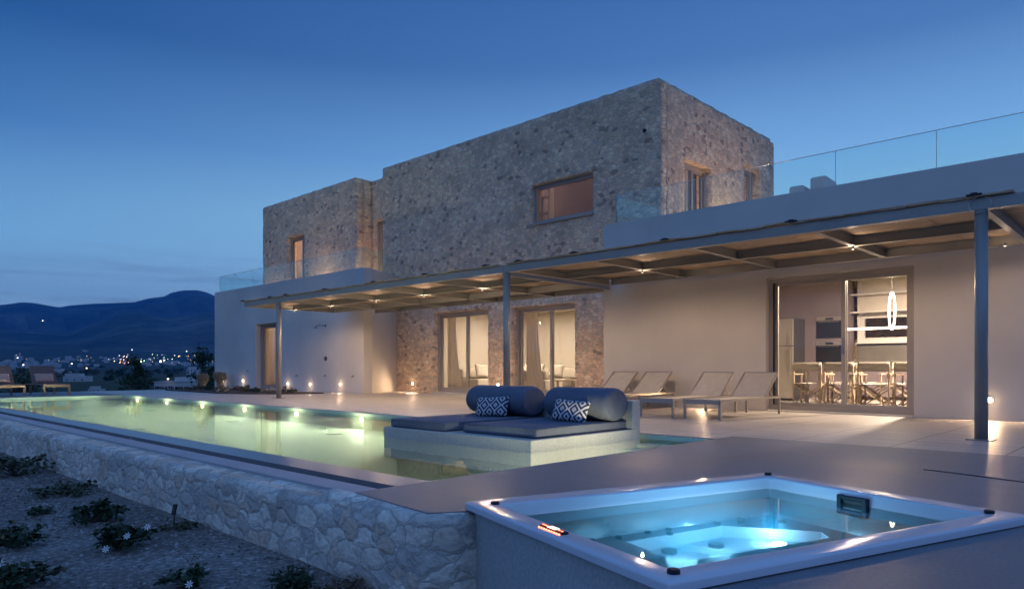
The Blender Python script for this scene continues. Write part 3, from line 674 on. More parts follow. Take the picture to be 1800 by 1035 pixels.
# wall lights ---------------------------------------------------------
def wall_light(x, y, zz, label, W=2.2):
    t = thing('wall_light', (x, y, zz), label, 'wall light', 'small round wall lights')
    b = MB(); b.tube([(0, 0, 0), (-.016, 0, 0)], .05, 20); b.build('bezel', steel, t, local=True)
    b = MB(); b.tube([(-.016, 0, 0), (-.028, 0, 0)], .034, 20); b.build('lens', lensm, t, local=True)
    lamp('POINT', 'wall_glow', (x - .12, y, zz - .02), .55 if y < 15 else .9, WARM, .02)
    lamp('SPOT', 'wall_beam', (x - .035, y, zz), W * 4, WARM, .03, rot=(0, R(62), 0), spot_size=R(168), spot_blend=.8)
for a in [(12.2, 2.07, .30, 'bright wall light low beside the near pergola post', 13), (12.2, 6.62, .27, 'wall light low behind the white sunloungers', 6), (14.08, 14.0, .30, 'wall light on the stone pier between the living room doors', 13),
          (14.08, 17.85, .28, 'wall light on the stone wall left of the left living room door', 13), (12.2, 19.07, .27, 'wall light rightmost of the three right of the narrow door', 6), (12.2, 20.86, .24, 'wall light under the outdoor shower tap', 6),
          (12.2, 22.32, .24, 'wall light just right of the far pergola post', 5), (12.2, 25.68, .30, 'wall light over the planting bed nearer the narrow door', 4), (12.2, 27.34, .28, 'wall light over the planting bed nearest the house corner', 4),
          (12.2, -1.5, .3, 'wall light low at the near end of the kitchen wing', 11)]: wall_light(*a)
# unseen lamps added behind the parapets for the warm light on the stone
for i, (x, y, zz, W) in enumerate(((17.0, 7.4, 3.45, 130), (12.62, 2.0, 3.45, 20), (13.8, 26.9, 3.5, 16), (13.6, 23.0, 3.5, 45), (14.3, 20.2, 3.5, 40))):
    lbl = ['roof terrace floor lantern behind the parapet near the tower', 'roof terrace floor lantern behind the parapet near the pergola end', 'balcony floor lantern at the far left', 'balcony floor lantern right of the upstairs door', 'balcony floor lantern in the stone notch'][i]
    t = thing('floor_lantern', (x, y, 3.2), lbl, 'lantern', 'lanterns on the roof terraces')
    b = MB(); b.box(-.05, .05, -.05, .05, 0, .14); b.build('housing', darkm, t, local=True)
    b = MB(); b.box(-.045, .045, -.045, .045, .141, .2); b.build('lens', tinyl, t, local=True)
    lamp('POINT', 'lantern_glow', (x, y, zz + .05), W, WARM, .05)
def soft(l):
    l.use_nodes = True; N = l.node_tree.nodes; L = l.node_tree.links
    f = N.new('ShaderNodeLightFalloff'); f.inputs[0].default_value = 1; f.inputs[1].default_value = .3; L.new(f.outputs['Linear'], N['Emission'].inputs[1])
# pool lights ---------------------------------------------------------
for i, yy in enumerate((21.05, 18.92, 16.75, 14.58, 12.41, 10.23, 7.95, 5.9)):
    t = thing('pool_light', (6.968, yy, -.12), ['underwater pool light farthest from the sunbeds', 'second underwater pool light from the far end', 'third underwater pool light from the far end', 'fourth underwater pool light from the far end', 'second underwater pool light from the sunbeds', 'underwater pool light nearest the sunbeds', 'underwater pool light hidden behind the far mattress', 'underwater pool light hidden behind the bolsters'][i], 'pool light', 'underwater lights along the house side of the pool')
    b = MB(); b.tube([(0, 0, 0), (-.012, 0, 0)], .06, 24); b.build('bezel', steel, t, local=True)
    b = MB(); b.tube([(-.012, 0, 0), (-.022, 0, 0)], .045, 24); b.build('lens', lensm, t, local=True)
    lamp('POINT', 'pool_glow', (6.78, yy, -.17), 7, (1, .88, .55), .05)
    q_ = lamp('SPOT', 'pool_beam', (6.93, yy, -.135), 260 if i == 0 else 400, (.93, .95, .68), .05, rot=(0, R(72), 0), spot_size=R(150), spot_blend=.4)
    soft(q_.data)
for i, xx in enumerate((5.75, 4.1)):
    t = thing('pool_light', (xx, 3.685, -.17), ['underwater pool light under the near deck edge, facing the sunbed plinth', 'underwater pool light under the near deck edge by the gutter corner'][i], 'pool light', 'underwater lights under the near deck edge')
    b = MB(); b.tube([(0, 0, 0), (0, .012, 0)], .06, 24); b.build('bezel', steel, t, local=True)
    b = MB(); b.tube([(0, .012, 0), (0, .022, 0)], .045, 24); b.build('lens', lensm, t, local=True)
    q_ = lamp('SPOT', 'pool_beam', (xx, 3.73, -.15), [85, 62][i], [(1, .84, .56), (.93, .95, .68)][i], .05, rot=(R(70), 0, 0), spot_size=R(128), spot_blend=.4); soft(q_.data)

# ================================================================== SUNBED ISLAND
def roundbox(name, x0, x1, y0, y1, z0, z1, m, parent=None, r=.03, seg=3):
    b = MB(); b.box(x0, x1, y0, y1, z0, z1); return b.build(name, m, parent, smooth=True, bevel=r, seg=seg)
isl = thing('sunbed_plinth', (5.9, 5.7, D), 'concrete plinth standing in the pool under the two sunbeds', 'plinth')
b = MB(); b.box(4.99, 6.86, 4.53, 6.88, D + .001, .065); b.build('base', plinthm, isl, bevel=.006, seg=1)
b = MB(); b.box(6.70, 6.859, 4.531, 6.879, .066, .39); b.build('headrest_block', plinthm, isl, bevel=.006, seg=1)
def bed(i, x0, y0, y1, lab, bl):
    t = thing('sunbed_mattress', (5.9, (y0 + y1) / 2, .066), lab[0], 'mattress', 'sunbed mattresses')
    roundbox('pad', x0, 6.69, y0, y1, .068, .165, navy, t, .022)
    pt = MB(); c_ = .012
    for zz in (.079, .156):
        pt.tube([(x0 + c_, y0 - .001, zz), (6.69 - c_, y0 - .001, zz)], .0045, 6); pt.tube([(x0 - .001, y0 + c_, zz), (x0 - .001, y1 - c_, zz)], .0045, 6)
    pt.build('piping', navy, t, smooth=True)
    t = thing('bolster', (6.45, (y0 + y1) / 2, .166), lab[1], 'bolster', 'round bolsters of the sunbeds')
    b = MB(); n = 40; rx, rz, c = .235, .185, (6.46, .352)
    prof = [(0, .86), (.012, .93), (.03, .975), (.055, 1)]; L_ = bl; ya = y0 - .03
    rows = [(ya + d, s) for d, s in prof] + [(ya + L_ - d, s) for d, s in prof[::-1]]
    for yy, s in rows:
        for k in range(n): a = 2 * pi * k / n; b.v.append((c[0] + rx * s * cos(a), yy, c[1] + rz * s * sin(a)))
    for j in range(len(rows) - 1):
        for k in range(n): b.f.append((j * n + k, j * n + (k + 1) % n, (j + 1) * n + (k + 1) % n, (j + 1) * n + k))
    b.build('roll', navy, t, smooth=True)
    for yy, sgn in ((ya - .001, -1), (ya + L_ + .001, 1)):
        e = MB(); e.v = [(c[0], yy + sgn * .012, c[1])] + [(c[0] + rx * .86 * cos(2 * pi * k / n), yy + .003 * -sgn, c[1] + rz * .86 * sin(2 * pi * k / n)) for k in range(n)]
        e.f = [(0, 1 + k, 1 + (k + 1) % n) for k in range(n)]; e.build('end_cap', navy, t, smooth=True)
bed(0, 5.14, 4.60, 5.66, ('grey blue mattress of the near sunbed', 'large blue bolster on the near sunbed'), .90)
bed(1, 5.04, 5.83, 6.82, ('grey blue mattress of the far sunbed', 'large blue bolster on the far sunbed'), 1.02)
def pillow(w_, h_, t_, m, nm='cushion'):
    b = MB(); n = 18
    for s in (1, -1):
        for i in range(n + 1):
            for j in range(n + 1):
                u = -1 + 2 * i / n; v = -1 + 2 * j / n
                k = (max(0, (1 - u ** 4)) * max(0, (1 - v ** 4))) ** .5; px = 1 - .07 * (1 - v * v); py = 1 - .09 * (1 - u * u)
                zz = s * t_ * k * (.9 + .1 * noise.noise((u * 2, v * 2, s)))
                b.v.append((u * w_ / 2 * py * 1.0 * (1 - .05 * (1 - v * v)), v * h_ / 2 * (1 - .07 * (1 - u * u)), zz))
    N1 = (n + 1) ** 2
    for s in (0, 1):
        for i in range(n):
            for j in range(n):
                a = s * N1 + i * (n + 1) + j; b.f.append((a, a + 1, a + n + 2, a + n + 1))
    o = b.build(nm, m, smooth=True, local=True)
    bm = bmesh.new(); bm.from_mesh(o.data); bmesh.ops.remove_doubles(bm, verts=bm.verts, dist=1e-4); bmesh.ops.recalc_face_normals(bm, faces=bm.faces); bm.to_mesh(o.data); bm.free()
    return o
def place(o, loc, nrm, up=(0, 0, 1), roll=0):
    nrm = Vector(nrm).normalized(); u = Vector(up); x = u.cross(nrm).normalized(); y = nrm.cross(x)
    m = Matrix((x, y, nrm)).transposed().to_4x4(); o.matrix_world = Matrix.Translation(loc) @ m @ Matrix.Rotation(roll, 4, 'Z')
p = pillow(.46, .26, .065, patt); place(p, (6.12, 4.96, .285), (-.93, -.16, .42), roll=R(-4)); tag(p, 'navy and white diamond patterned cushion leaning on the near bolster', 'cushion', 'patterned cushions on the sunbeds')
p = p.copy(); S.collection.objects.link(p); place(p, (6.12, 6.20, .285), (-.93, -.25, .42), roll=R(3)); tag(p, 'navy and white diamond patterned cushion leaning on the far bolster', 'cushion', 'patterned cushions on the sunbeds')

# ================================================================== WHITE LOUNGERS
def lounger(fm, sm, L_=2.0, W_=.62, h=.30, back=.72, ang=48, wood=False):
    """foot end at x=0, head towards +x"""
    t = thing('sunlounger', (0, 0, 0), '', 'sunlounger'); k = .045 if wood else .03; hw = W_ / 2
    for sx in (.03, L_ - .03 if not wood else L_ - .35):
        for sy in (-1, 1):
            b = MB(); b.bar((sx, sy * (hw - k / 2), 0), (sx, sy * (hw - k / 2), h - .022), k * 1.2, k); b.build('leg', fm, t, local=True)
    b = MB()
    for sy in (-1, 1): b.box(0, L_, sy * (hw - k / 2) - k / 2, sy * (hw - k / 2) + k / 2, h - .02, h + .015)
    b.box(0, k, -hw + k, hw - k, h - (.075 if wood else .06), h - .002); b.box(L_ - k, L_, -hw + k, hw - k, h - .02, h + .01)
    b.build('frame', fm, t, local=True)
    hx = L_ - back + .05
    b = MB(); n = 12
    for i in range(n + 1):
        x = .035 + (hx - .035) * i / n; b.v += [(x, -hw + k, h + .012 - .012 * sin(pi * i / n)), (x, hw - k, h + .012 - .012 * sin(pi * i / n))]
    b.f = [(2 * i, 2 * i + 2, 2 * i + 3, 2 * i + 1) for i in range(n)]
    o = b.build('seat', sm, t, local=True, smooth=True); m = o.modifiers.new('t', 'SOLIDIFY'); m.thickness = .012
    a = R(ang); ex, ez = hx + back * cos(a), h + .01 + back * sin(a)
    b = MB()
    b.add([(hx, -hw + k * .5, h + .012), (hx, hw - k * .5, h + .012), (ex, hw - k * .5, ez), (ex, -hw + k * .5, ez)], [(0, 1, 2, 3)])
    o = b.build('backrest', sm, t, local=True); m = o.modifiers.new('t', 'SOLIDIFY'); m.thickness = .022
    b = MB()
    for sy in (-1, 1): b.bar((hx, sy * (hw - k / 2), h), (ex, sy * (hw - k / 2), ez), .022, .026)
    b.bar((ex, -hw + k / 2, ez), (ex, hw - k / 2, ez), .022, .022); b.build('back_frame', fm, t, local=True)
    for sy in (-1, 1):
        b = MB(); mx, mz = hx + back * .42 * cos(a), h + back * .42 * sin(a)
        b.bar((mx, sy * (hw - .05), mz), (mx + .19, sy * (hw - .05), h - .0), .012, .016); b.build('strut', fm, t, local=True)
    return t
framec, *_ = mat('champagne_aluminium', (.42, .38, .33), .4, .4)
l0 = lounger(framec, sling, 2.12, .60, .285, .64, 38)
spots = [(9.46, 5.19, 0, 'white sunlounger with raised back nearest the kitchen door'), (9.40, 5.93, 0, 'second white sunlounger from the kitchen door, its back over the wall light'),
         (9.95, 7.48, 0, 'third white sunlounger from the kitchen door, behind the near bolster'), (9.95, 8.26, 0, 'white sunlounger farthest from the kitchen door, half hidden by the bolster')]
for i, (x, y, a, lb) in enumerate(spots):
    o = l0 if i == 0 else copy_tree(l0); o.location = (x, y, 0); o.rotation_euler = (0, 0, R(a)); tag(o, lb, 'sunlounger', 'white sunloungers along the kitchen wall')
w0 = lounger(teak, brownsl, 1.95, .66, .30, .74, 44, True)
wsp = [(5.60, 23.45, 90, 'wooden sunlounger with rust patterned cushion at the far end of the pool, fully in view'), (4.52, 23.5, 90, 'wooden sunlounger at the left edge of the photo beyond the pool')]
for i, (x, y, a, lb) in enumerate(wsp):
    o = w0 if i == 0 else copy_tree(w0); o.location = (x, y, 0); o.rotation_euler = (0, 0, R(a)); tag(o, lb, 'sunlounger', 'wooden sunloungers beyond the pool')
    p = pillow(.52, .33, .07, pattr, 'cushion'); d = Vector((cos(R(a)), sin(R(a)), 0)); place(p, Vector((x, y, 0)) + d * 1.41 + Vector((0, 0, .48)), -d * .75 + Vector((0, 0, .66)))
    tag(p, ['rust and white patterned cushion on the fully visible wooden sunlounger', 'rust and white patterned cushion on the wooden sunlounger at the left edge'][i], 'cushion', 'cushions on the wooden sunloungers')

# ================================================================== HOT TUB
tub = thing('hot_tub', TC, 'white built-in hot tub with glowing blue water in the concrete deck', 'hot tub', rz=AN)
tub.location = (TC.x, TC.y, -.6); tub.scale = (TK, TK, 1)
OZ = .6   # local z of deck
def lbox(b, u0, u1, v0, v1, z0, z1): b.box(u0, u1, v0, v1, z0 + OZ, z1 + OZ)
U, V_ = 1.035, .745; IU, IV2 = .915, .615; RT_, WZ = .045, -.028
b = MB()
ring_o = [(-U, -V_), (U, -V_), (U, V_), (-U, V_)]; ring_i = [(-IU, -IV2), (IU, -IV2), (IU, IV2), (-IU, IV2)]; ring_w = [(-IU + .03, -IV2 + .03), (IU - .03, -IV2 + .03), (IU - .03, IV2 - .03), (-IU + .03, IV2 - .03)]
def ringz(r, zz): return [(x, y, zz + OZ) for x, y in r]
vs = ringz(ring_o, .006) + ringz(ring_o, RT_ ) + ringz(ring_i, RT_ - .004) + ringz(ring_w, -.21)
fs = []
for k in range(3):
    for i in range(4): fs.append((k * 4 + i, k * 4 + (i + 1) % 4, (k + 1) * 4 + (i + 1) % 4, (k + 1) * 4 + i))
vs += ringz([(-IU + .03, -IV2 + .03), (IU - .03, -IV2 + .03), (IU - .03, IV2 - .03), (-IU + .03, IV2 - .03)], .006)
b.add(vs, fs)
# underside of rim
b.add(ringz(ring_o, .0059) + ringz([(-IU, -IV2), (IU, -IV2), (IU, IV2), (-IU, IV2)], .0059), [(i, (i + 1) % 4, 4 + (i + 1) % 4, 4 + i) for i in range(4)])
o = b.build('rim', tubm, tub, local=True, bevel=.014, seg=4, smooth=True)
# seats and footwell as one stepped basin
W0, W1, W2, W3 = -.30, .82, .03, .55
SZ, FZ = -.20, -.25
b = MB(); e = IU - .03; g_ = IV2 - .03
def q4(b, u0, u1, v0, v1, zz): b.add([(u0, v0, zz + OZ), (u1, v0, zz + OZ), (u1, v1, zz + OZ), (u0, v1, zz + OZ)], [(0, 1, 2, 3)])
well = [(-.29, .04), (.70, .03), (.78, .14), (.42, .50), (-.27, .46)]
outr = [(-e, -g_), (e, -g_), (e, .14), (e, g_), (.42, g_), (-e, g_)]
vv = [(x, y, SZ + OZ) for x, y in well + outr]; FZ = -.27
b.add(vv, [(5, 6, 1, 0), (6, 7, 2, 1), (7, 8, 9, 3, 2), (9, 10, 4, 3), (10, 5, 0, 4)])
b.add([(x, y, SZ + OZ) for x, y in well] + [(x, y, FZ + OZ) for x, y in well], [(i, (i + 1) % 5, 5 + (i + 1) % 5, 5 + i) for i in range(5)] + [(5, 6, 7, 8, 9)])
b.build('basin', tubm, tub, local=True, smooth=False)
b = MB(); b.box(-IU + .028, IU - .028, -IV2 + .028, IV2 - .028, SZ + .002 + OZ, WZ + OZ); wo = b.build('water', spaw, tub, local=True)
side2 = side.copy(); side2.name = 'spa_water_side'
for n_ in [n for n in side2.node_tree.nodes if n.type == 'PRINCIPLED_VOLUME']: n_.inputs['Density'].default_value = .7; n_.inputs['Color'].default_value = (.12, .74, 1, 1)
volmat(spaw, .7, (.12, .74, 1, 1)); wo.data.materials.append(side2)
for f_ in wo.data.polygons: f_.material_index = 0 if f_.normal.z > .9 else 1
for (u, v) in ((-.93, .62), (.96, .66), (.93, -.62), (-.95, -.67)):
    b = MB(); b.tube([(u, v, RT_ - .004 + OZ), (u, v, RT_ + .010 + OZ), (u, v, RT_ + .014 + OZ)], [.021, .021, .016], 24); b.build('cap', blackp, tub, local=True, smooth=False)
for (u, v) in [(-.80, .50), (-.70, .54), (-.62, .46), (-.42, .55), (-.26, .54), (-.06, .55), (.02, .47), (.08, .55), (.42, .54), (.55, .48), (.62, .55), (.70, .46), (.78, .40)]:
    b = MB(); b.tube([(u, v, SZ + OZ), (u, v, SZ + .012 + OZ)], .017 + .006 * (u > .4), 16); b.build('jet', blackp, tub, local=True)
grm, *_ = mat('grey_jet', (.12, .13, .14), .4)
for (u, v) in ((-.06, .38), (.24, .36), (.12, .12)):
    b = MB(); b.tube([(u, v, FZ + OZ), (u, v, FZ + .02 + OZ)], .04, 20); b.build('floor_grille', grm, tub, local=True)
b = MB(); b.tube([(.55, .22, FZ + OZ), (.55, .22, FZ + .015 + OZ)], .036, 20); b.build('lamp', emis('spa_lamp', (.8, .95, 1), 18), tub, local=True)
b = MB(); bars(b, 'X', IU - .03, .03, -.05, .13, -.10 + OZ, .012 + OZ, .028); fo = b.build('filter_frame', blackp, tub, local=True, bevel=.006)
b = MB(); b.box(IU - .012, IU - .004, -.022, .102, -.072 + OZ, -.016 + OZ); b.build('filter_slot', darkm, tub, local=True)
kp = MB(); lbox(kp, -.995, -.955, -.07, .10, RT_ - .003, RT_ + .008); cp = kp.build('control_panel', blackp, tub, local=True, bevel=.004)
k2 = MB(); lbox(k2, -.987, -.963, -.015, .045, RT_ + .0085, RT_ + .0105); k2.build('display', emis('panel_light', (1, .55, .42), 4), cp, local=True)
k2 = MB()
for k in range(9): lbox(k2, -1.0, -.996, -.068 + .019 * k, -.060 + .019 * k, RT_ - .001, RT_ + .004)
for k in range(5): lbox(k2, -.98, -.972, [-.055, -.035, .058, .072, .088][k], [-.049, -.029, .064, .078, .094][k], RT_ + .0085, RT_ + .010)
k2.build('indicator_lights', emis('panel_red', (1, .16, .08), 8), cp, local=True)
# plinth wall under the rim, its recessed lip
b = MB(); lbox(b, -.984, 1.0, -3.6, .70, -1.0, -.302); b.box(-1.0, -.985, -3.6, .70, -1.0 + OZ, -.006 + OZ)
b.build('surround', plinthm, tub, local=True)
b = MB(); lbox(b, -.975, .975, -.69, .69, -.3, .0449); b.v = b.v; 
for (u, v, W) in ((.52, .25, 1.1), (-.12, .22, .8), (.2, .3, .7)):
    p = T(u, v, [-.2, -.17, -.165][[.52, -.12, .2].index(u)]); lamp('POINT', 'spa_glow', p, W * 6.5, (.28, .68, 1), .02 if u > .5 else .09)
# deck slot drain
t = thing('slot_drain', (5.7, .5, 0), 'thin dark slot drain in the concrete deck behind the hot tub', 'drain')
b = MB(); b.bar((5.92, 1.42, .002), (5.55, .3, .002), .012, .003); b.build('slot', darkm, t)
b = MB(); b.bar((5.945, 1.37, .0022), (5.58, .26, .0022), .006, .003); b.build('edge', steel, t)

# ================================================================== SHOWER, TAPS, CAMERAS
t = thing('outdoor_shower', (12.2, 19.95, 0), 'wall mounted outdoor shower on the white left wing', 'shower')
b = MB(); b.tube([(12.2, 19.95, 2.13), (11.95, 19.95, 2.13), (11.86, 19.95, 2.11), (11.84, 19.95, 2.06)], .011, 8); b.build('arm', darkm, t)
b = MB(); b.tube([(11.84, 19.95, 2.06), (11.84, 19.95, 2.045)], [.03, .10], 20); b.build('shower_head', darkm, t)
b = MB(); b.tube([(12.2, 19.95, 2.13), (12.185, 19.95, 2.13)], .035, 16); b.build('rosette', darkm, t)
b = MB(); b.tube([(12.2, 19.93, 1.08), (12.17, 19.93, 1.08)], .065, 20); b.build('mixer_plate', darkm, t)
b = MB(); b.tube([(12.17, 19.93, 1.08), (12.13, 19.93, 1.08)], .02, 12); b.build('lever', steel, t)
for i, (y, zz) in enumerate(((19.93, .53), (21.71, .52), (25.27, .67), (18.35, .52))):
    x = 12.2
    lb = ['small wall tap directly under the shower mixer', 'small wall tap between two wall lights left of the shower', 'small wall tap left of the narrow door', 'small wall tap near the corner of the left wing'][i]
    t = thing('wall_tap', (x, y, zz), lb, 'tap', 'small taps on the left wing wall')
    b = MB(); b.tube([(0, 0, 0), (-.06, 0, 0), (-.08, 0, -.03)], .01, 8); b.build('spout', darkm, t, local=True); b = MB(); b.bar((-.03, -.03, .025), (-.03, .03, .025), .01, .01); b.build('handle', darkm, t, local=True)
for i, (x, y, zz) in enumerate(((14.08, 9.14, 6.30), (14.08, 27.1, 5.95))):
    t = thing('security_camera', (x, y, zz), ['small security camera high on the stone tower near its corner', 'small security camera on the stone upper block at the far left'][i], 'security camera', 'security cameras on the stone walls')
    b = MB(); b.tube([(0, 0, 0), (-.05, 0, 0)], .05, 16); b.build('mount', white, t, local=True)
    b = MB(); b.tube([(-.05, 0, 0), (-.09, 0, -.012), (-.115, 0, -.02)], [.045, .04, .02], 16); b.build('lens', blackp, t, local=True)

# ================================================================== KITCHEN
lamp('AREA', 'kitchen_light', (15.2, 3.5, 2.85), 900, (1, .78, .60), rot=(0, 0, 0), size=2.2)
lampE = emis('led_tube', (1, .85, .62), 14)
t = thing('ring_pendant', (14.95, 4.13, 2.3), 'glowing vertical ring pendant lamp over the dining table', 'pendant lamp')
b = MB(); b.tube([(14.95 + .355 * sin(a) * .55, 4.13 + .355 * sin(a) * .30 , 1.87 + .355 * cos(a)) for a in [2 * pi * i / 48 for i in range(49)]], .017, 8); b.build('ring', lampE, t, smooth=True)
b = MB(); b.tube([(14.95, 4.13, 2.22), (14.95, 4.13, 2.9)], .004, 6); b.build('cable', darkm, t)
t = thing('bar_pendant', (14.95, 3.8, 1.55), 'long glowing bar lamp hanging level over the dining table', 'pendant lamp')
b = MB(); b.tube([(14.95, 2.4, 1.545), (14.95, 4.98, 1.545)], .02, 10); b.build('tube', lampE, t)
for yy in (2.7, 4.7): b = MB(); b.tube([(14.95, yy, 1.55), (14.95, yy, 2.9)], .0025, 5); b.build('cable', steel, t)
lamp('POINT', 'pendant_glow', (14.9, 4.1, 1.75), 16, (1, .75, .5), .2)
lamp('POINT', 'pendant_glow', (14.9, 3.1, 1.45), 10, (1, .75, .5), .2)
t = thing('fridge', (16.3, 6.75, .02), 'tall two door fridge seen through the left pane of the kitchen door', 'fridge')
b = MB(); b.box(15.98, 16.6, 6.44, 7.1, .04, 1.9); b.build('body', darkm, t)
stl2 = noisy('satin_steel', (.36, .34, .32), (.42, .40, .38), 2, .35, 60, .05, .001, metal=.6)
b = MB(); b.box(15.94, 15.978, 6.45, 7.09, .08, 1.26); b.build('door', stl2, t, bevel=.006); b = MB(); b.box(15.94, 15.978, 6.45, 7.09, 1.275, 1.89); b.build('door', stl2, t, bevel=.006)
for z0, z1 in ((.75, 1.2), (1.32, 1.6)): b = MB(); b.bar((15.92, 6.5, z0), (15.92, 6.5, z1), .015, .015); b.build('handle', steel, t)
t = thing('oven_tower', (17.8, 6.33, .8), 'pair of built-in ovens stacked in the mauve cabinet wall', 'oven')
for (z0, z1) in ((.85, 1.42), (1.50, 2.02)):
    b = MB(); b.box(17.79, 17.804, 6.03, 6.62, z0, z1 - .1); d_ = b.build('oven_door', blackp, t)
    b = MB(); b.box(17.785, 17.804, 6.03, 6.62, z1 - .098, z1); b.build('control_strip', stl2, t)
    b = MB(); b.box(17.78, 17.784, 6.22, 6.40, z1 - .075, z1 - .025); b.build('display', blackp, t)
    b = MB(); b.bar((17.76, 6.08, z1 - .13), (17.76, 6.57, z1 - .13), .015, .015); b.build('handle', steel, t)
t = thing('kitchen_counter', (17.9, 3.4, .02), 'grey kitchen counter under the window at the back of the room', 'counter')
b = MB(); b.box(17.82, 18.35, .8, 5.92, .1, .88); b.build('cabinet', mauve, t); b = MB(); b.box(17.76, 18.358, .78, 5.93, .882, .94); b.build('worktop', greyst, t)
for i, zz in enumerate((2.53, 2.10)):
    b = MB(); b.box(18.13, 18.395, 1.4, 5.98, zz, zz + .035); o = b.build('wall_shelf', white); tag(o, ['upper white shelf on the kitchen wall', 'lower white shelf just above the kitchen window'][i], 'shelf', 'shelves on the kitchen wall')
t = thing('dining_table', (14.95, 4.1, .02), 'long white dining table behind the row of director chairs', 'table')
b = MB(); b.box(14.5, 15.4, 2.3, 5.75, .72, .755); b.build('tabletop', white, t)
for x in (14.58, 15.32):
    for y in (2.4, 5.62): b = MB(); b.bar((x, y, .02), (x, y, .718), .06, .06); b.build('leg', white, t)
b = MB(); b.box(14.75, 15.15, 3.1, 3.95, .757, .80); o = b.build('serving_box', white, bevel=.01); tag(o, 'low white box standing on the dining table', 'box')
def director():
    t = thing('director_chair', (0, 0, 0), '', 'chair'); w_ = .52; d = .42
    # back at x=0 (towards the terrace), seat to +x
    for sy in (-1, 1):
        y = sy * w_ / 2
        b = MB(); b.bar((0, y, .02), (0, y, .87), .028, .034); b.build('back_post', pale_wood, t, local=True)
        b = MB(); b.bar((d, y, .02), (d, y, .63), .028, .034); b.build('leg', pale_wood, t, local=True)
        b = MB(); b.bar((-.03, y, .645), (d + .05, y, .645), .05, .022); b.build('armrest', pale_wood, t, local=True)
        b = MB(); b.bar((0, y, .06), (d, y, .06), .022, .03); b.bar((0, y, .44), (d, y, .44), .022, .03); b.build('side_rail', pale_wood, t, local=True)
    for x in (.03, d - .03):
        b = MB(); b.bar((x, -w_ / 2, .07), (x, w_ / 2, .44), .02, .03, up=(1, 0, 0)); b.bar((x + .022, w_ / 2, .07), (x + .022, -w_ / 2, .44), .02, .03, up=(1, 0, 0)); b.build('cross_brace', pale_wood, t, local=True)
    b = MB(); b.box(0.0, d, -w_ / 2 + .01, w_ / 2 - .01, .455, .467); b.build('seat', sling, t, local=True)
    b = MB(); n = 10
    for i in range(n + 1):
        y = -w_ / 2 - .015 + (w_ + .03) * i / n; x = -.02 - .012 * sin(pi * i / n); b.v += [(x, y, .70), (x, y, .875)]
    b.f = [(2 * i, 2 * i + 2, 2 * i + 3, 2 * i + 1) for i in range(n)]
    o = b.build('backrest', sling, t, local=True, smooth=True); m = o.modifiers.new('t', 'SOLIDIFY'); m.thickness = .01
    return t
c0 = director(); first = True
for i, y in enumerate((5.39, 4.80, 4.18, 3.56, 2.94)):
    o = c0 if first else copy_tree(c0); first = False; o.location = (14.0, y, 0); o.rotation_euler = (0, 0, R([2, -1, 1, -2, 2][i]))
    tag(o, ['director chair backing the terrace, nearest the fridge', 'director chair backing the terrace, behind the door mullion', 'director chair backing the terrace, centred in the right door pane', 'director chair backing the terrace, cut by the right door jamb', 'director chair backing the terrace, hidden past the right door jamb'][i], 'chair', 'canvas director chairs round the table')
for i, y in enumerate((5.35, 4.74, 4.12, 3.5)):
    o = copy_tree(c0); o.location = (15.95, y, 0); o.rotation_euler = (0, 0, R(180 + [1, -2, 2, 0][i]))
    tag(o, ['director chair across the table, nearest the fridge', 'director chair across the table, second from the fridge', 'director chair across the table, third from the fridge', 'director chair across the table, fourth from the fridge'][i], 'chair', 'canvas director chairs round the table')
# ================================================================== LIVING ROOM
lamp('AREA', 'living_light', (16.6, 11.6, 2.66), 138, (1, .80, .60), size=2.0); lamp('AREA', 'living_light', (16.6, 15.6, 2.66), 138, (1, .80, .60), size=2.0)
def sofa(x0, x1, y0, y1, lab, backside):
    t = thing('sofa', ((x0 + x1) / 2, (y0 + y1) / 2, .02), lab, 'sofa', 'cream sofas in the living room')
    roundbox('base', x0, x1, y0, y1, .04, .42, linen, t, .04)
    if backside == '+X': roundbox('backrest', x1 - .22, x1 + .01, y0, y1, .43, .78, linen, t, .06)
    if backside == '-Y': roundbox('backrest', x0, x1, y0 - .01, y0 + .22, .43, .74, linen, t, .06)
    if backside == '+Y': roundbox('backrest', x0, x1, y1 - .22, y1 + .01, .43, .74, linen, t, .06)
    if backside == '-X': roundbox('backrest', x0 - .01, x0 + .22, y0, y1, .43, .70, linen, t, .06)
    return t
sofa(17.75, 18.7, 10.2, 17.4, 'long cream sofa against the back wall of the living room', '+X')
sofa(15.7, 17.4, 16.55, 17.5, 'cream sofa on the left wall of the living room', '+Y')
sofa(15.6, 17.3, 10.4, 11.4, 'cream sofa with its back to the right living room door pane', '-Y')
sofa(15.5, 16.3, 13.5, 14.6, 'cream armchair sofa between the two doors', '-X')
r5 = random.Random(5); q0 = pillow(.5, .46, .10, linen)
cus = [(17.45, 17.0), (17.45, 16.2), (17.45, 15.5), (17.45, 14.7), (17.45, 13.6), (17.45, 12.8), (17.45, 12.1), (17.45, 11.3), (16.2, 16.9), (16.8, 16.95), (16.1, 11.2), (16.7, 11.25)]
for i, (x, y) in enumerate(cus):
    o = q0 if i == 0 else q0.copy()
    if i: S.collection.objects.link(o)
    dirn = (-1, r5.uniform(-.3, .3), .35) if i < 8 else ((r5.uniform(-.2, .2), -1, .3) if i < 10 else (r5.uniform(-.2, .2), 1, .3))
    place(o, (x, y, .68), dirn, roll=R(r5.uniform(-8, 8)))
    tag(o, 'cream scatter cushion propped on a living room sofa', 'cushion', 'cream scatter cushions on the sofas')
t = thing('side_table', (15.6, 12.5, .02), 'small wooden stool table inside the right living room door', 'table')
b = MB(); b.box(15.2, 16.0, 12.2, 12.9, .40, .44); b.build('tabletop', pale_wood, t)
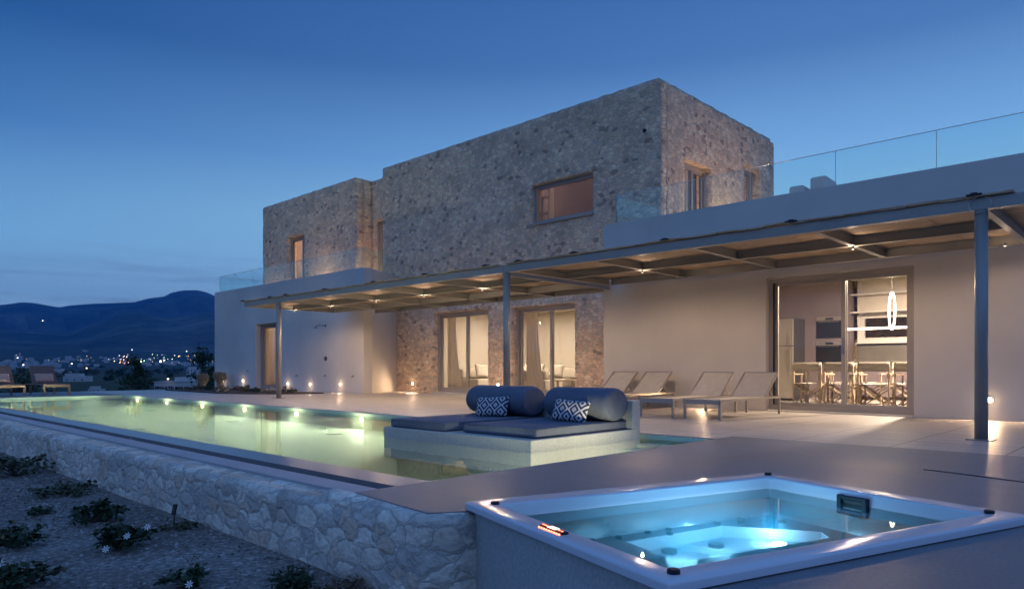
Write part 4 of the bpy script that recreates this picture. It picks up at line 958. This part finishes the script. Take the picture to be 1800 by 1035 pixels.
for x in (15.27, 15.93):
    for y in (12.27, 12.83): b = MB(); b.bar((x, y, .02), (x, y, .40), .05, .05); b.build('leg', pale_wood, t)
# upstairs rooms
lamp('POINT', 'upstairs_light', (15.4, 14.8, 6.2), 17, (1, .76, .60), .15)
lamp('POINT', 'upstairs_light', (15.5, 10.2, 6.0), 26, (1, .74, .48), .15); lamp('POINT', 'upstairs_light', (18.8, 10.6, 6.0), 30, (1, .74, .48), .15)
lamp('POINT', 'upstairs_light', (15.5, 25.0, 5.4), 220, (1, .72, .5), .15); lamp('POINT', 'upstairs_light', (15.8, 20.3, 5.4), 120, (1, .72, .5), .15)
lamp('POINT', 'bedroom_light', (13.7, 24.0, 1.9), 200, (1, .72, .5), .15)
b = MB(); b.box(16.51, HB, 11.5, 11.6, 3.3, 7.1); b.build('partition', inner, house)

# ================================================================== PLANTS
def leafshrub(name, c, rad, hgt, n, size, m, label, group, seed, flowers=0, thin_=False, cat='shrub'):
    rr = random.Random(seed); t = thing(name, c, label, cat, group)
    st = MB(); lf = MB(); c0_ = Vector((0, 0, 0))
    tips = []
    for k in range(max(5, n // 26)):
        a = rr.random() * 2 * pi; r_ = rad * math.sqrt(rr.random()); tip = Vector((r_ * cos(a), r_ * sin(a), hgt * rr.uniform(.45, 1) * (1 - .45 * r_ / rad)))
        st.tube([c0_, tip * .5 + Vector((0, 0, hgt * .05)), tip], [.006, .005, .003], 5); tips.append(tip)
    for k in range(n):
        tip = rr.choice(tips); s = rr.uniform(.55, 1); p = tip * s + Vector((rr.gauss(0, rad * .11), rr.gauss(0, rad * .11), rr.gauss(0, hgt * .07)))
        p.z = max(.01, p.z)
        d = Vector((rr.gauss(0, 1), rr.gauss(0, 1), rr.gauss(.25, .6))).normalized(); L_ = size * rr.uniform(.6, 1.2); W_ = L_ * (.12 if thin_ else .32)
        sd = d.cross(Vector((rr.gauss(0, 1), rr.gauss(0, 1), 1))).normalized() * W_; mid = p + d * L_ * .5 + Vector((0, 0, -.08 * L_))
        lf.add([p, mid + sd, p + d * L_ + Vector((0, 0, -.2 * L_)), mid - sd], [(0, 1, 2, 3)])
    st.build('stem', bark, t, local=True); lf.build('foliage', m, t, local=True)
    for k in range(flowers):
        tip = rr.choice(tips); fp = tip * 1.05 + Vector((-.02, -.02, .015)); fm = MB(); fr_ = size * .55
        if k == 1: fp = Vector((rad * -.55, rad * -.75, hgt * .3))
        nr = Vector((-.6, -.6, .5)).normalized(); x = nr.cross(Vector((0, 0, 1))).normalized(); y = nr.cross(x)
        for q in range(7):
            a = 2 * pi * q / 7; dd = x * cos(a) + y * sin(a); ss = -x * sin(a) + y * cos(a)
            fm.add([fp, fp + dd * fr_ * .6 + ss * fr_ * .17, fp + dd * fr_ + nr * .004, fp + dd * fr_ * .6 - ss * fr_ * .17], [(0, 1, 2, 3)])
        fm.build('flower', petal, t, local=True)
    return t
G = 'low dark shrubs in the dry soil'
def soilz(x, y): return terrain(x, y)
shr = [(1.74, 6.25, .24, .20, 420, .055, leaf, 'dark leafy shrub without flowers in the middle of the bare soil', 0), (1.58, 5.15, .22, .19, 460, .05, leaf, 'dark gardenia shrub with white star flowers in the bare soil', 3),
       (1.10, 5.75, .20, .20, 380, .05, leaf, 'dark shrub at the left edge of the soil patch', 0), (.93, 4.7, .22, .17, 420, .05, leaf, 'dark low shrub in the bottom left corner', 1),
       (1.58, 4.0, .14, .13, 260, .045, leaf, 'small shrub with one white flower at the bottom edge', 1), (1.9, 9.6, .55, .30, 500, .07, leafb, 'wide olive bush against the wall at the far left', 0),
       (1.95, 7.9, .36, .14, 380, .05, leafb, 'spreading olive ground shrub near the wall', 0), (1.50, 6.85, .12, .07, 160, .04, leaf, 'tiny flat green tuft in open soil', 0), (2.08, 5.45, .22, .05, 200, .035, leafb, 'flat creeping green plant near the spike lamp', 0)]
for i, (x, y, r_, h_, n, s, m, lb, fl) in enumerate(shr): leafshrub('shrub', (x, y, soilz(x, y)), r_, h_, n, s, m, lb, G, 20 + i, fl)
leafshrub('spiky_shrub', (1.97, 3.55, soilz(1.97, 3.55)), .13, .16, 700, .05, leaf, 'fine needled dark shrub near the bottom of the stone wall', G, 44, 0, True)
leafshrub('spiky_shrub', (2.13, 3.3, soilz(2.13, 3.3)), .22, .07, 500, .04, redg, 'dry rusty weed mat at the foot of the stone wall', G, 45, 0, True)
# ground cover: dry weeds and stones scattered
rr = random.Random(11); gc = MB(); gs = MB()
for k in range(6500):
    x = rr.uniform(.4, 2.2); y = rr.uniform(3.2, 14); 
    if noise.noise((x * 1.6, y * .9, 4)) < .08: continue
    p = Vector((x, y, soilz(x, y))); d = Vector((rr.gauss(0, .6), rr.gauss(0, .6), rr.uniform(.05, .45))); L_ = rr.uniform(.03, .08)
    sd = Vector((-d.y, d.x, 0)).normalized() * .006; gc.add([p - sd, p + sd, p + d * L_], [(0, 1, 2)])
o = gc.build('ground_cover', redg); tag(o, 'dry rusty weeds scattered over the bare soil', 'dry weeds', kind='stuff')
for k in range(4200):
    x = rr.uniform(.3, 2.25); y = rr.uniform(3.0, 12); s = rr.uniform(.003, .011) * (1 + y * .06); p = Vector((x, y, soilz(x, y) + s * .2)); m_ = Matrix.Rotation(rr.random() * 6, 3, 'Z')
    gs.add([p + m_ @ Vector((v.x * s * 1.3, v.y * s, v.z * s * .7)) for v in IV], IF)
o = gs.build('gravel', leafmat('pale_gravel', (.12, .10, .09), (.45, .42, .40))); tag(o, 'small pale stones scattered over the bare soil', 'gravel', kind='stuff')
t = thing('spike_light', (2.12, 5.62, soilz(2.12, 5.62)), 'small dark spike lamp standing in the soil by the stone wall', 'garden light')
b = MB(); b.tube([(0, 0, 0), (0, 0, .10)], .004, 6); b.build('spike', darkm, t, local=True); b = MB(); b.tube([(-.01, -.01, .09), (.012, .01, .16)], .017, 12); b.build('housing', darkm, t, local=True)
# ornamental grasses and bed plants
def tuft(c, rad, hgt, n, m, label, seed):
    rr = random.Random(seed); t = thing('ornamental_grass', c, label, 'grass tuft', 'feathery grasses by the planting bed'); b = MB(); pl = MB()
    for k in range(n):
        a = rr.random() * 2 * pi; lean = rr.uniform(.1, 1) * rad; p = Vector((rr.gauss(0, rad * .15), rr.gauss(0, rad * .15), 0)); h_ = hgt * rr.uniform(.6, 1)
        q = p + Vector((lean * cos(a) * .45, lean * sin(a) * .45, h_ * .6)); e = p + Vector((lean * cos(a), lean * sin(a), h_)); sd = Vector((-sin(a), cos(a), 0)) * .006
        b.add([p - sd, p + sd, q + sd, q - sd], [(0, 1, 2, 3)]); pl.add([q - sd, q + sd, e + sd * 2.5, e + Vector((0, 0, .03)), e - sd * 2.5], [(0, 1, 2, 3, 4)])
    b.build('blades', dry, t, local=True); pl.build('plumes', dry, t, local=True); return t
tuft((10.95, 26.35, 0), .22, .56, 420, dry, 'feathery beige grass leftmost by the house corner', 1)
tuft((11.15, 26.8, -.02), .18, .46, 380, dry, 'feathery beige grass tuft in the middle of the three', 2)
tuft((11.75, 26.7, 0), .26, .62, 420, dry, 'feathery beige grass tuft touching the house corner', 3)
for i in range(16):
    a = random.Random(60 + i); x = a.uniform(9.6, 11.2); y = 19.6 + i * .37
    if y < 20.5: x = a.uniform(10.3, 11.2)
    leafshrub('bed_plant', (x, y, .03), .24, .15 + .08 * a.random(), 150, .07, [leafb, redg, dry, leaf][i % 4], 'low ' + ['olive', 'rusty', 'straw coloured', 'dark green'][i % 4] + ' plant in the planting bed', 'low ' + ['olive', 'rusty', 'straw', 'green'][i % 4] + ' plants in the planting bed', 70 + i, cat='plant')
for i in range(7):
    a = random.Random(160 + i); leafshrub('bed_plant', (10.1 + i * .14, 26.9 + a.random() * .4, -.3), .2, .42, 130, .09, [leaf, leafb][i % 2], 'leafy ' + ['dark', 'olive'][i % 2] + ' plant beyond the deck, left of the feathery grasses', ['dark', 'olive'][i % 2] + ' plants beyond the deck', 180 + i, cat='plant')
def crown_tree(c, hgt, rad, n, size, m, label, group, seed, trunkh=.4, cat='tree'):
    rr = random.Random(seed); t = thing('tree', c, label, cat, group); tr = MB(); lf = MB(); H = hgt
    tr.tube([(0, 0, -.3), (.02 * H, 0, H * trunkh), (0, .01 * H, H * .85)], [.022 * H, .016 * H, .005 * H], 7)
    cl = []
    for k in range(13):
        a = rr.random() * 6.28; r_ = rad * rr.uniform(.2, .85); zz = H * rr.uniform(trunkh, .95); p = Vector((r_ * cos(a), r_ * sin(a), zz)); cl.append((p, rad * rr.uniform(.22, .45)))
        tr.tube([(0, 0, H * trunkh * rr.uniform(.8, 1.2)), tuple(p)], [.008 * H, .003 * H], 5)
    for k in range(n):
        p, s = rr.choice(cl); q = p + Vector((rr.gauss(0, s * .6), rr.gauss(0, s * .6), rr.gauss(0, s * .5)))
        d = Vector((rr.gauss(0, 1), rr.gauss(0, 1), rr.gauss(0, .7))).normalized() * size; e = d.cross(Vector((rr.gauss(0, 1), rr.gauss(0, 1), rr.gauss(0, 1)))).normalized() * size * .4
        lf.add([q, q + d * .5 + e, q + d, q + d * .5 - e], [(0, 1, 2, 3)])
    tr.build('trunk', bark, t, local=True); lf.build('crown', m, t, local=True, smooth=False); return t
def at(px, depth, zz=None):
    x = FW[0] * depth + RT[0] * (px - 900) / 1240 * depth; y = FW[1] * depth + RT[1] * (px - 900) / 1240 * depth
    return (x, y, terrain(x, y) if zz is None else zz)
crown_tree(at(237, 34), 2.35, .62, 900, .12, leaf, 'young dark tree with thin trunk beyond the end of the pool', None, 5, .45)
crown_tree(at(357, 33), 2.6, .7, 700, .13, leaf, 'dark slim tree beside the left corner of the house', None, 6, .3)
crown_tree(at(45, 36), 1.6, 1.3, 900, .16, leafb, 'rounded olive bush behind the wooden sunloungers', None, 7, .15, 'bush')

# ================================================================== PLAIN: groves, houses, town
rr = random.Random(21)
protos = []
for k in range(3):
    o = crown_tree((0, 0, 0), 5, 2.6, 420, .75, [leaf, leafb, leaf][k], 'dark round tree on the plain', 'trees on the plain', 300 + k, .2); protos.append(o)
cnt = 0
for k in range(150):
    dep = rr.choice([rr.uniform(70, 140), rr.uniform(120, 320), rr.uniform(300, 900), rr.uniform(500, 1100)]); px = rr.uniform(-60, 420)
    if dep < 300 and (100 < px < 185 or 262 < px < 338): px += 90
    p = at(px, dep); o = protos[cnt] if cnt < 3 else copy_tree(protos[cnt % 3]); cnt += 1
    s = rr.uniform(.12, .26) if dep < 140 else rr.uniform(.3, .6) if dep < 320 else rr.uniform(.5, 1.1); o.location = p; o.scale = (s * 1.4, s * 1.4, s); o.rotation_euler = (0, 0, rr.random() * 6)
hm = noisy('town_plaster', (.42, .41, .40), (.55, .54, .53), .05, .9, 1, .02, .01)
winm, *_ = mat('dark_window', (.03, .03, .04), .3)
def thouse(w_, d, h, fl, label, group):
    t = thing('town_house', (0, 0, 0), label, 'house', group); b = MB(); b.box(-w_ / 2, w_ / 2, -d / 2, d / 2, -3, h); b.box(-w_ / 2 + 1, w_ / 6, -d / 2 + 1, d / 2 - 1, h, h + 2.4); b.build('walls', hm, t, local=True)
    for i in range(fl):
        for j in range(3):
            x = -w_ / 2 + w_ * (j + .5) / 3; b = MB(); b.box(x - .6, x + .6, -d / 2 - .06, -d / 2 + .02, 1 + i * 3, 2.4 + i * 3); b.build('window', winm, t, local=True)
    return t
HP = [thouse(11, 9, 6.5, 2, 'small white flat roofed house in the far town', 'small white houses of the far town'), thouse(14, 11, 8.5, 3, 'three storey white block in the far town', 'white blocks of the far town'), thouse(20, 10, 5, 1, 'long low white house in the far town', 'long low houses of the far town')]
used = [0, 0, 0]
def put(k, px, dep, rz, s=1, label=None, group=None):
    o = HP[k] if not used[k] else copy_tree(HP[k]); used[k] = 1
    p = at(px, dep); o.location = p; o.rotation_euler = (0, 0, rz); o.scale = (s, s, s)
    if label: o['label'] = label
    if group: o['group'] = group
    return o
for k in range(150):
    px = rr.uniform(-40, 105) if k < 70 else rr.uniform(85, 385); dep = rr.gauss(1560, 90) if k < 70 else rr.gauss(1800, 130)
    put(rr.choice([0, 0, 1, 1, 2]) if k < 70 else rr.choice([0, 0, 2]), px, dep, rr.uniform(0, 1.5) - .5, rr.uniform(.55, 1.1) if k < 70 else rr.uniform(.5, .9))
for (px, dep, k, s, lb) in ((104, 560, 2, .75, 'long low pale farm building on the dark plain'), (137, 260, 2, .42, 'pale blue roofed farmhouse on the dark plain'), (340, 620, 0, .8, 'white farmhouse standing alone right of the town lights'), (368, 900, 0, .7, 'small white chapel like house by the house corner'), (150, 2600, 2, .9, 'lone pale building on the lower hillside'), (288, 2500, 2, .8, 'long white building on the slope above the town'), (170, 105, 0, .16, 'small blue shed at the edge of the near field')):
    put(k, px, dep, R(-46), s, lb, 'isolated buildings on the plain')
# low building with large painted letters
pb = at(300, 118); pb = (pb[0], pb[1], pb[2] + .75); t = thing('lettered_building', pb, 'low white building with large painted letters reading PRIVATE beyond the garden', 'building', rz=R(43.75 - 90))
b = MB(); b.box(-2.75, 2.75, 0, 4, -2, 1.45); b.build('walls', hm, t, local=True); b = MB(); b.box(-2.85, 2.85, -.1, 4.1, 1.45, 1.58); b.build('roof', hm, t, local=True)
b = MB(); b.box(-.2, 2.2, 1.8, 5.2, 1.6, 2.25); b.build('upper_walls', hm, t, local=True)
b = MB(); b.box(.75, 1.25, -.05, -.005, -1, .7); b.build('door', winm, t, local=True)
def text(s, size, loc, parent, m):
    global _txt
    c = bpy.data.curves.new('letters', 'FONT'); c.body = s; c.size = size; c.extrude = .02; c.offset = .03; c.align_x = 'LEFT'
    o = bpy.data.objects.new('letters', c); S.collection.objects.link(o); c.materials.append(m); o.parent = parent; bpy.context.view_layer.update(); me = bpy.data.meshes.new_from_object(o.evaluated_get(bpy.context.evaluated_depsgraph_get())); bpy.data.objects.remove(o); o = bpy.data.objects.new('letters', me); S.collection.objects.link(o); o.parent = parent; o.location = loc; o.rotation_euler = (R(90), 0, 0); return o
text('PRIVATE', .82, (-2.62, -.06, .16), t, darkm); text('OUSE', .72, (1.35, -.06, .2), t, darkm)
b = MB(); b.tube([(-.2, -.5, 1.9), (-.2, -.5, 2.05)], .12, 10); b.build('lamp', emis('warm_bulb', (1, .75, .5), 8), t, local=True)
# street lamps of the town
def slamp(px, py, dep, r_, col, st, label):
    r_ *= .72; x, y, zz = at(px, dep); lz = .75 + (648 - py) * dep / 1240; zz = min(zz, lz - 1)
    t = thing('street_lamp', (x, y, zz), label, 'street lamp', 'lamps of the far town'); H = lz - zz
    b = MB(); b.tube([(0, 0, 0), (0, 0, H - r_)], max(.04, r_ * .12), 6); b.build('pole', darkm, t, local=True)
    b = MB(); b.add([Vector(v) * r_ + Vector((0, 0, H)) for v in IV], IF); b.build('lamp_head', em(col, st), t, local=True, smooth=True)
_em = {}
def em(c, s):
    if (c, s) not in _em: _em[(c, s)] = emis('street_glow', c, s)
    return _em[(c, s)]
Wc, Oc, Rc, Gc = (1, .95, .85), (1, .55, .22), (1, .5, .4), (.75, 1, .55)
named = [(152, 647.3, 700, 1.1, Oc, 9, 'bright orange lamp alone on the dark plain'), (41, 641, 900, 1.1, Wc, 7, 'white lamp below the left part of the town'), (126, 639, 1000, 1.1, Wc, 7, 'white lamp in front of the town middle'), (31, 628.8, 1500, 1.5, Wc, 7, 'white lamp on the rooftops at the far left'),
         (201, 634.5, 1500, 1.4, Oc, 6, 'orange lamp left of the red lit cluster'), (248, 634.8, 1650, 3.0, Gc, 6, 'large greenish floodlight in the town'), (282, 635, 1650, 3.4, (1, 1, .6), 7, 'largest yellow white floodlight in the town'), (253.5, 634, 1650, 1.8, (.4, 1, .7), 5, 'small green light beside the greenish floodlight'),
         (75, 563.5, 4300, 5, Wc, 4, 'pair of white lights high on the mountain'), (232, 614.5, 2600, 2.2, Wc, 5, 'white lamp on the slope above the red cluster'), (328, 617, 2500, 2.4, Wc, 5, 'white lamp on the slope at the right'), (348, 626.5, 2000, 1.8, Wc, 5, 'white lamp near the house corner'), (314, 626.2, 1900, 1.8, Oc, 6, 'amber lamp right of the floodlights'), (229, 645, 1300, 1.3, Wc, 4, 'white lamp below the red cluster'), (289, 633, 1650, 1.8, Gc, 5, 'green white lamp right of the largest floodlight')]
for a in named: slamp(*a)
for k in range(26): slamp(rr.uniform(209, 231), rr.uniform(623, 639), 1700, rr.uniform(.8, 1.7), rr.choice([Rc, Rc, Oc, Wc]), 4, 'small reddish white lamp in the dense lit cluster of the town')
for k in range(44): slamp(rr.uniform(4, 376), rr.gauss(633, 4.5), 1750, rr.uniform(.6, 1.3), rr.choice([Wc, Wc, Oc, Gc]), 2.5, 'faint lamp among the houses of the far town')
for k in range(14): slamp(rr.uniform(240, 372), rr.gauss(629, 4), 1800, rr.uniform(.9, 1.5), rr.choice([Wc, Oc, Gc]), 4, 'bright small lamp in the right half of the far town')

# ================================================================== HAZE
hz = MB(); hz.box(-9000, 9000, -9000, 9000, -60, 900)
hm_ = bpy.data.materials.new('dusk_air'); hm_.use_nodes = True; N = hm_.node_tree.nodes; L = hm_.node_tree.links; N.clear()
pv = N.new('ShaderNodeVolumePrincipled'); pv.inputs['Density'].default_value = .0001; pv.inputs['Color'].default_value = (.02, .36, 1, 1); pv.inputs['Anisotropy'].default_value = 0
oo = N.new('ShaderNodeOutputMaterial'); L.new(pv.outputs[0], oo.inputs['Volume'])
h_ = hz.build('haze', hm_, local=True); tag(h_, 'blue dusk air between the villa and the mountains', 'haze', kind='stuff')
S.cycles.volume_max_steps = 64; S.cycles.volume_step_rate = 10
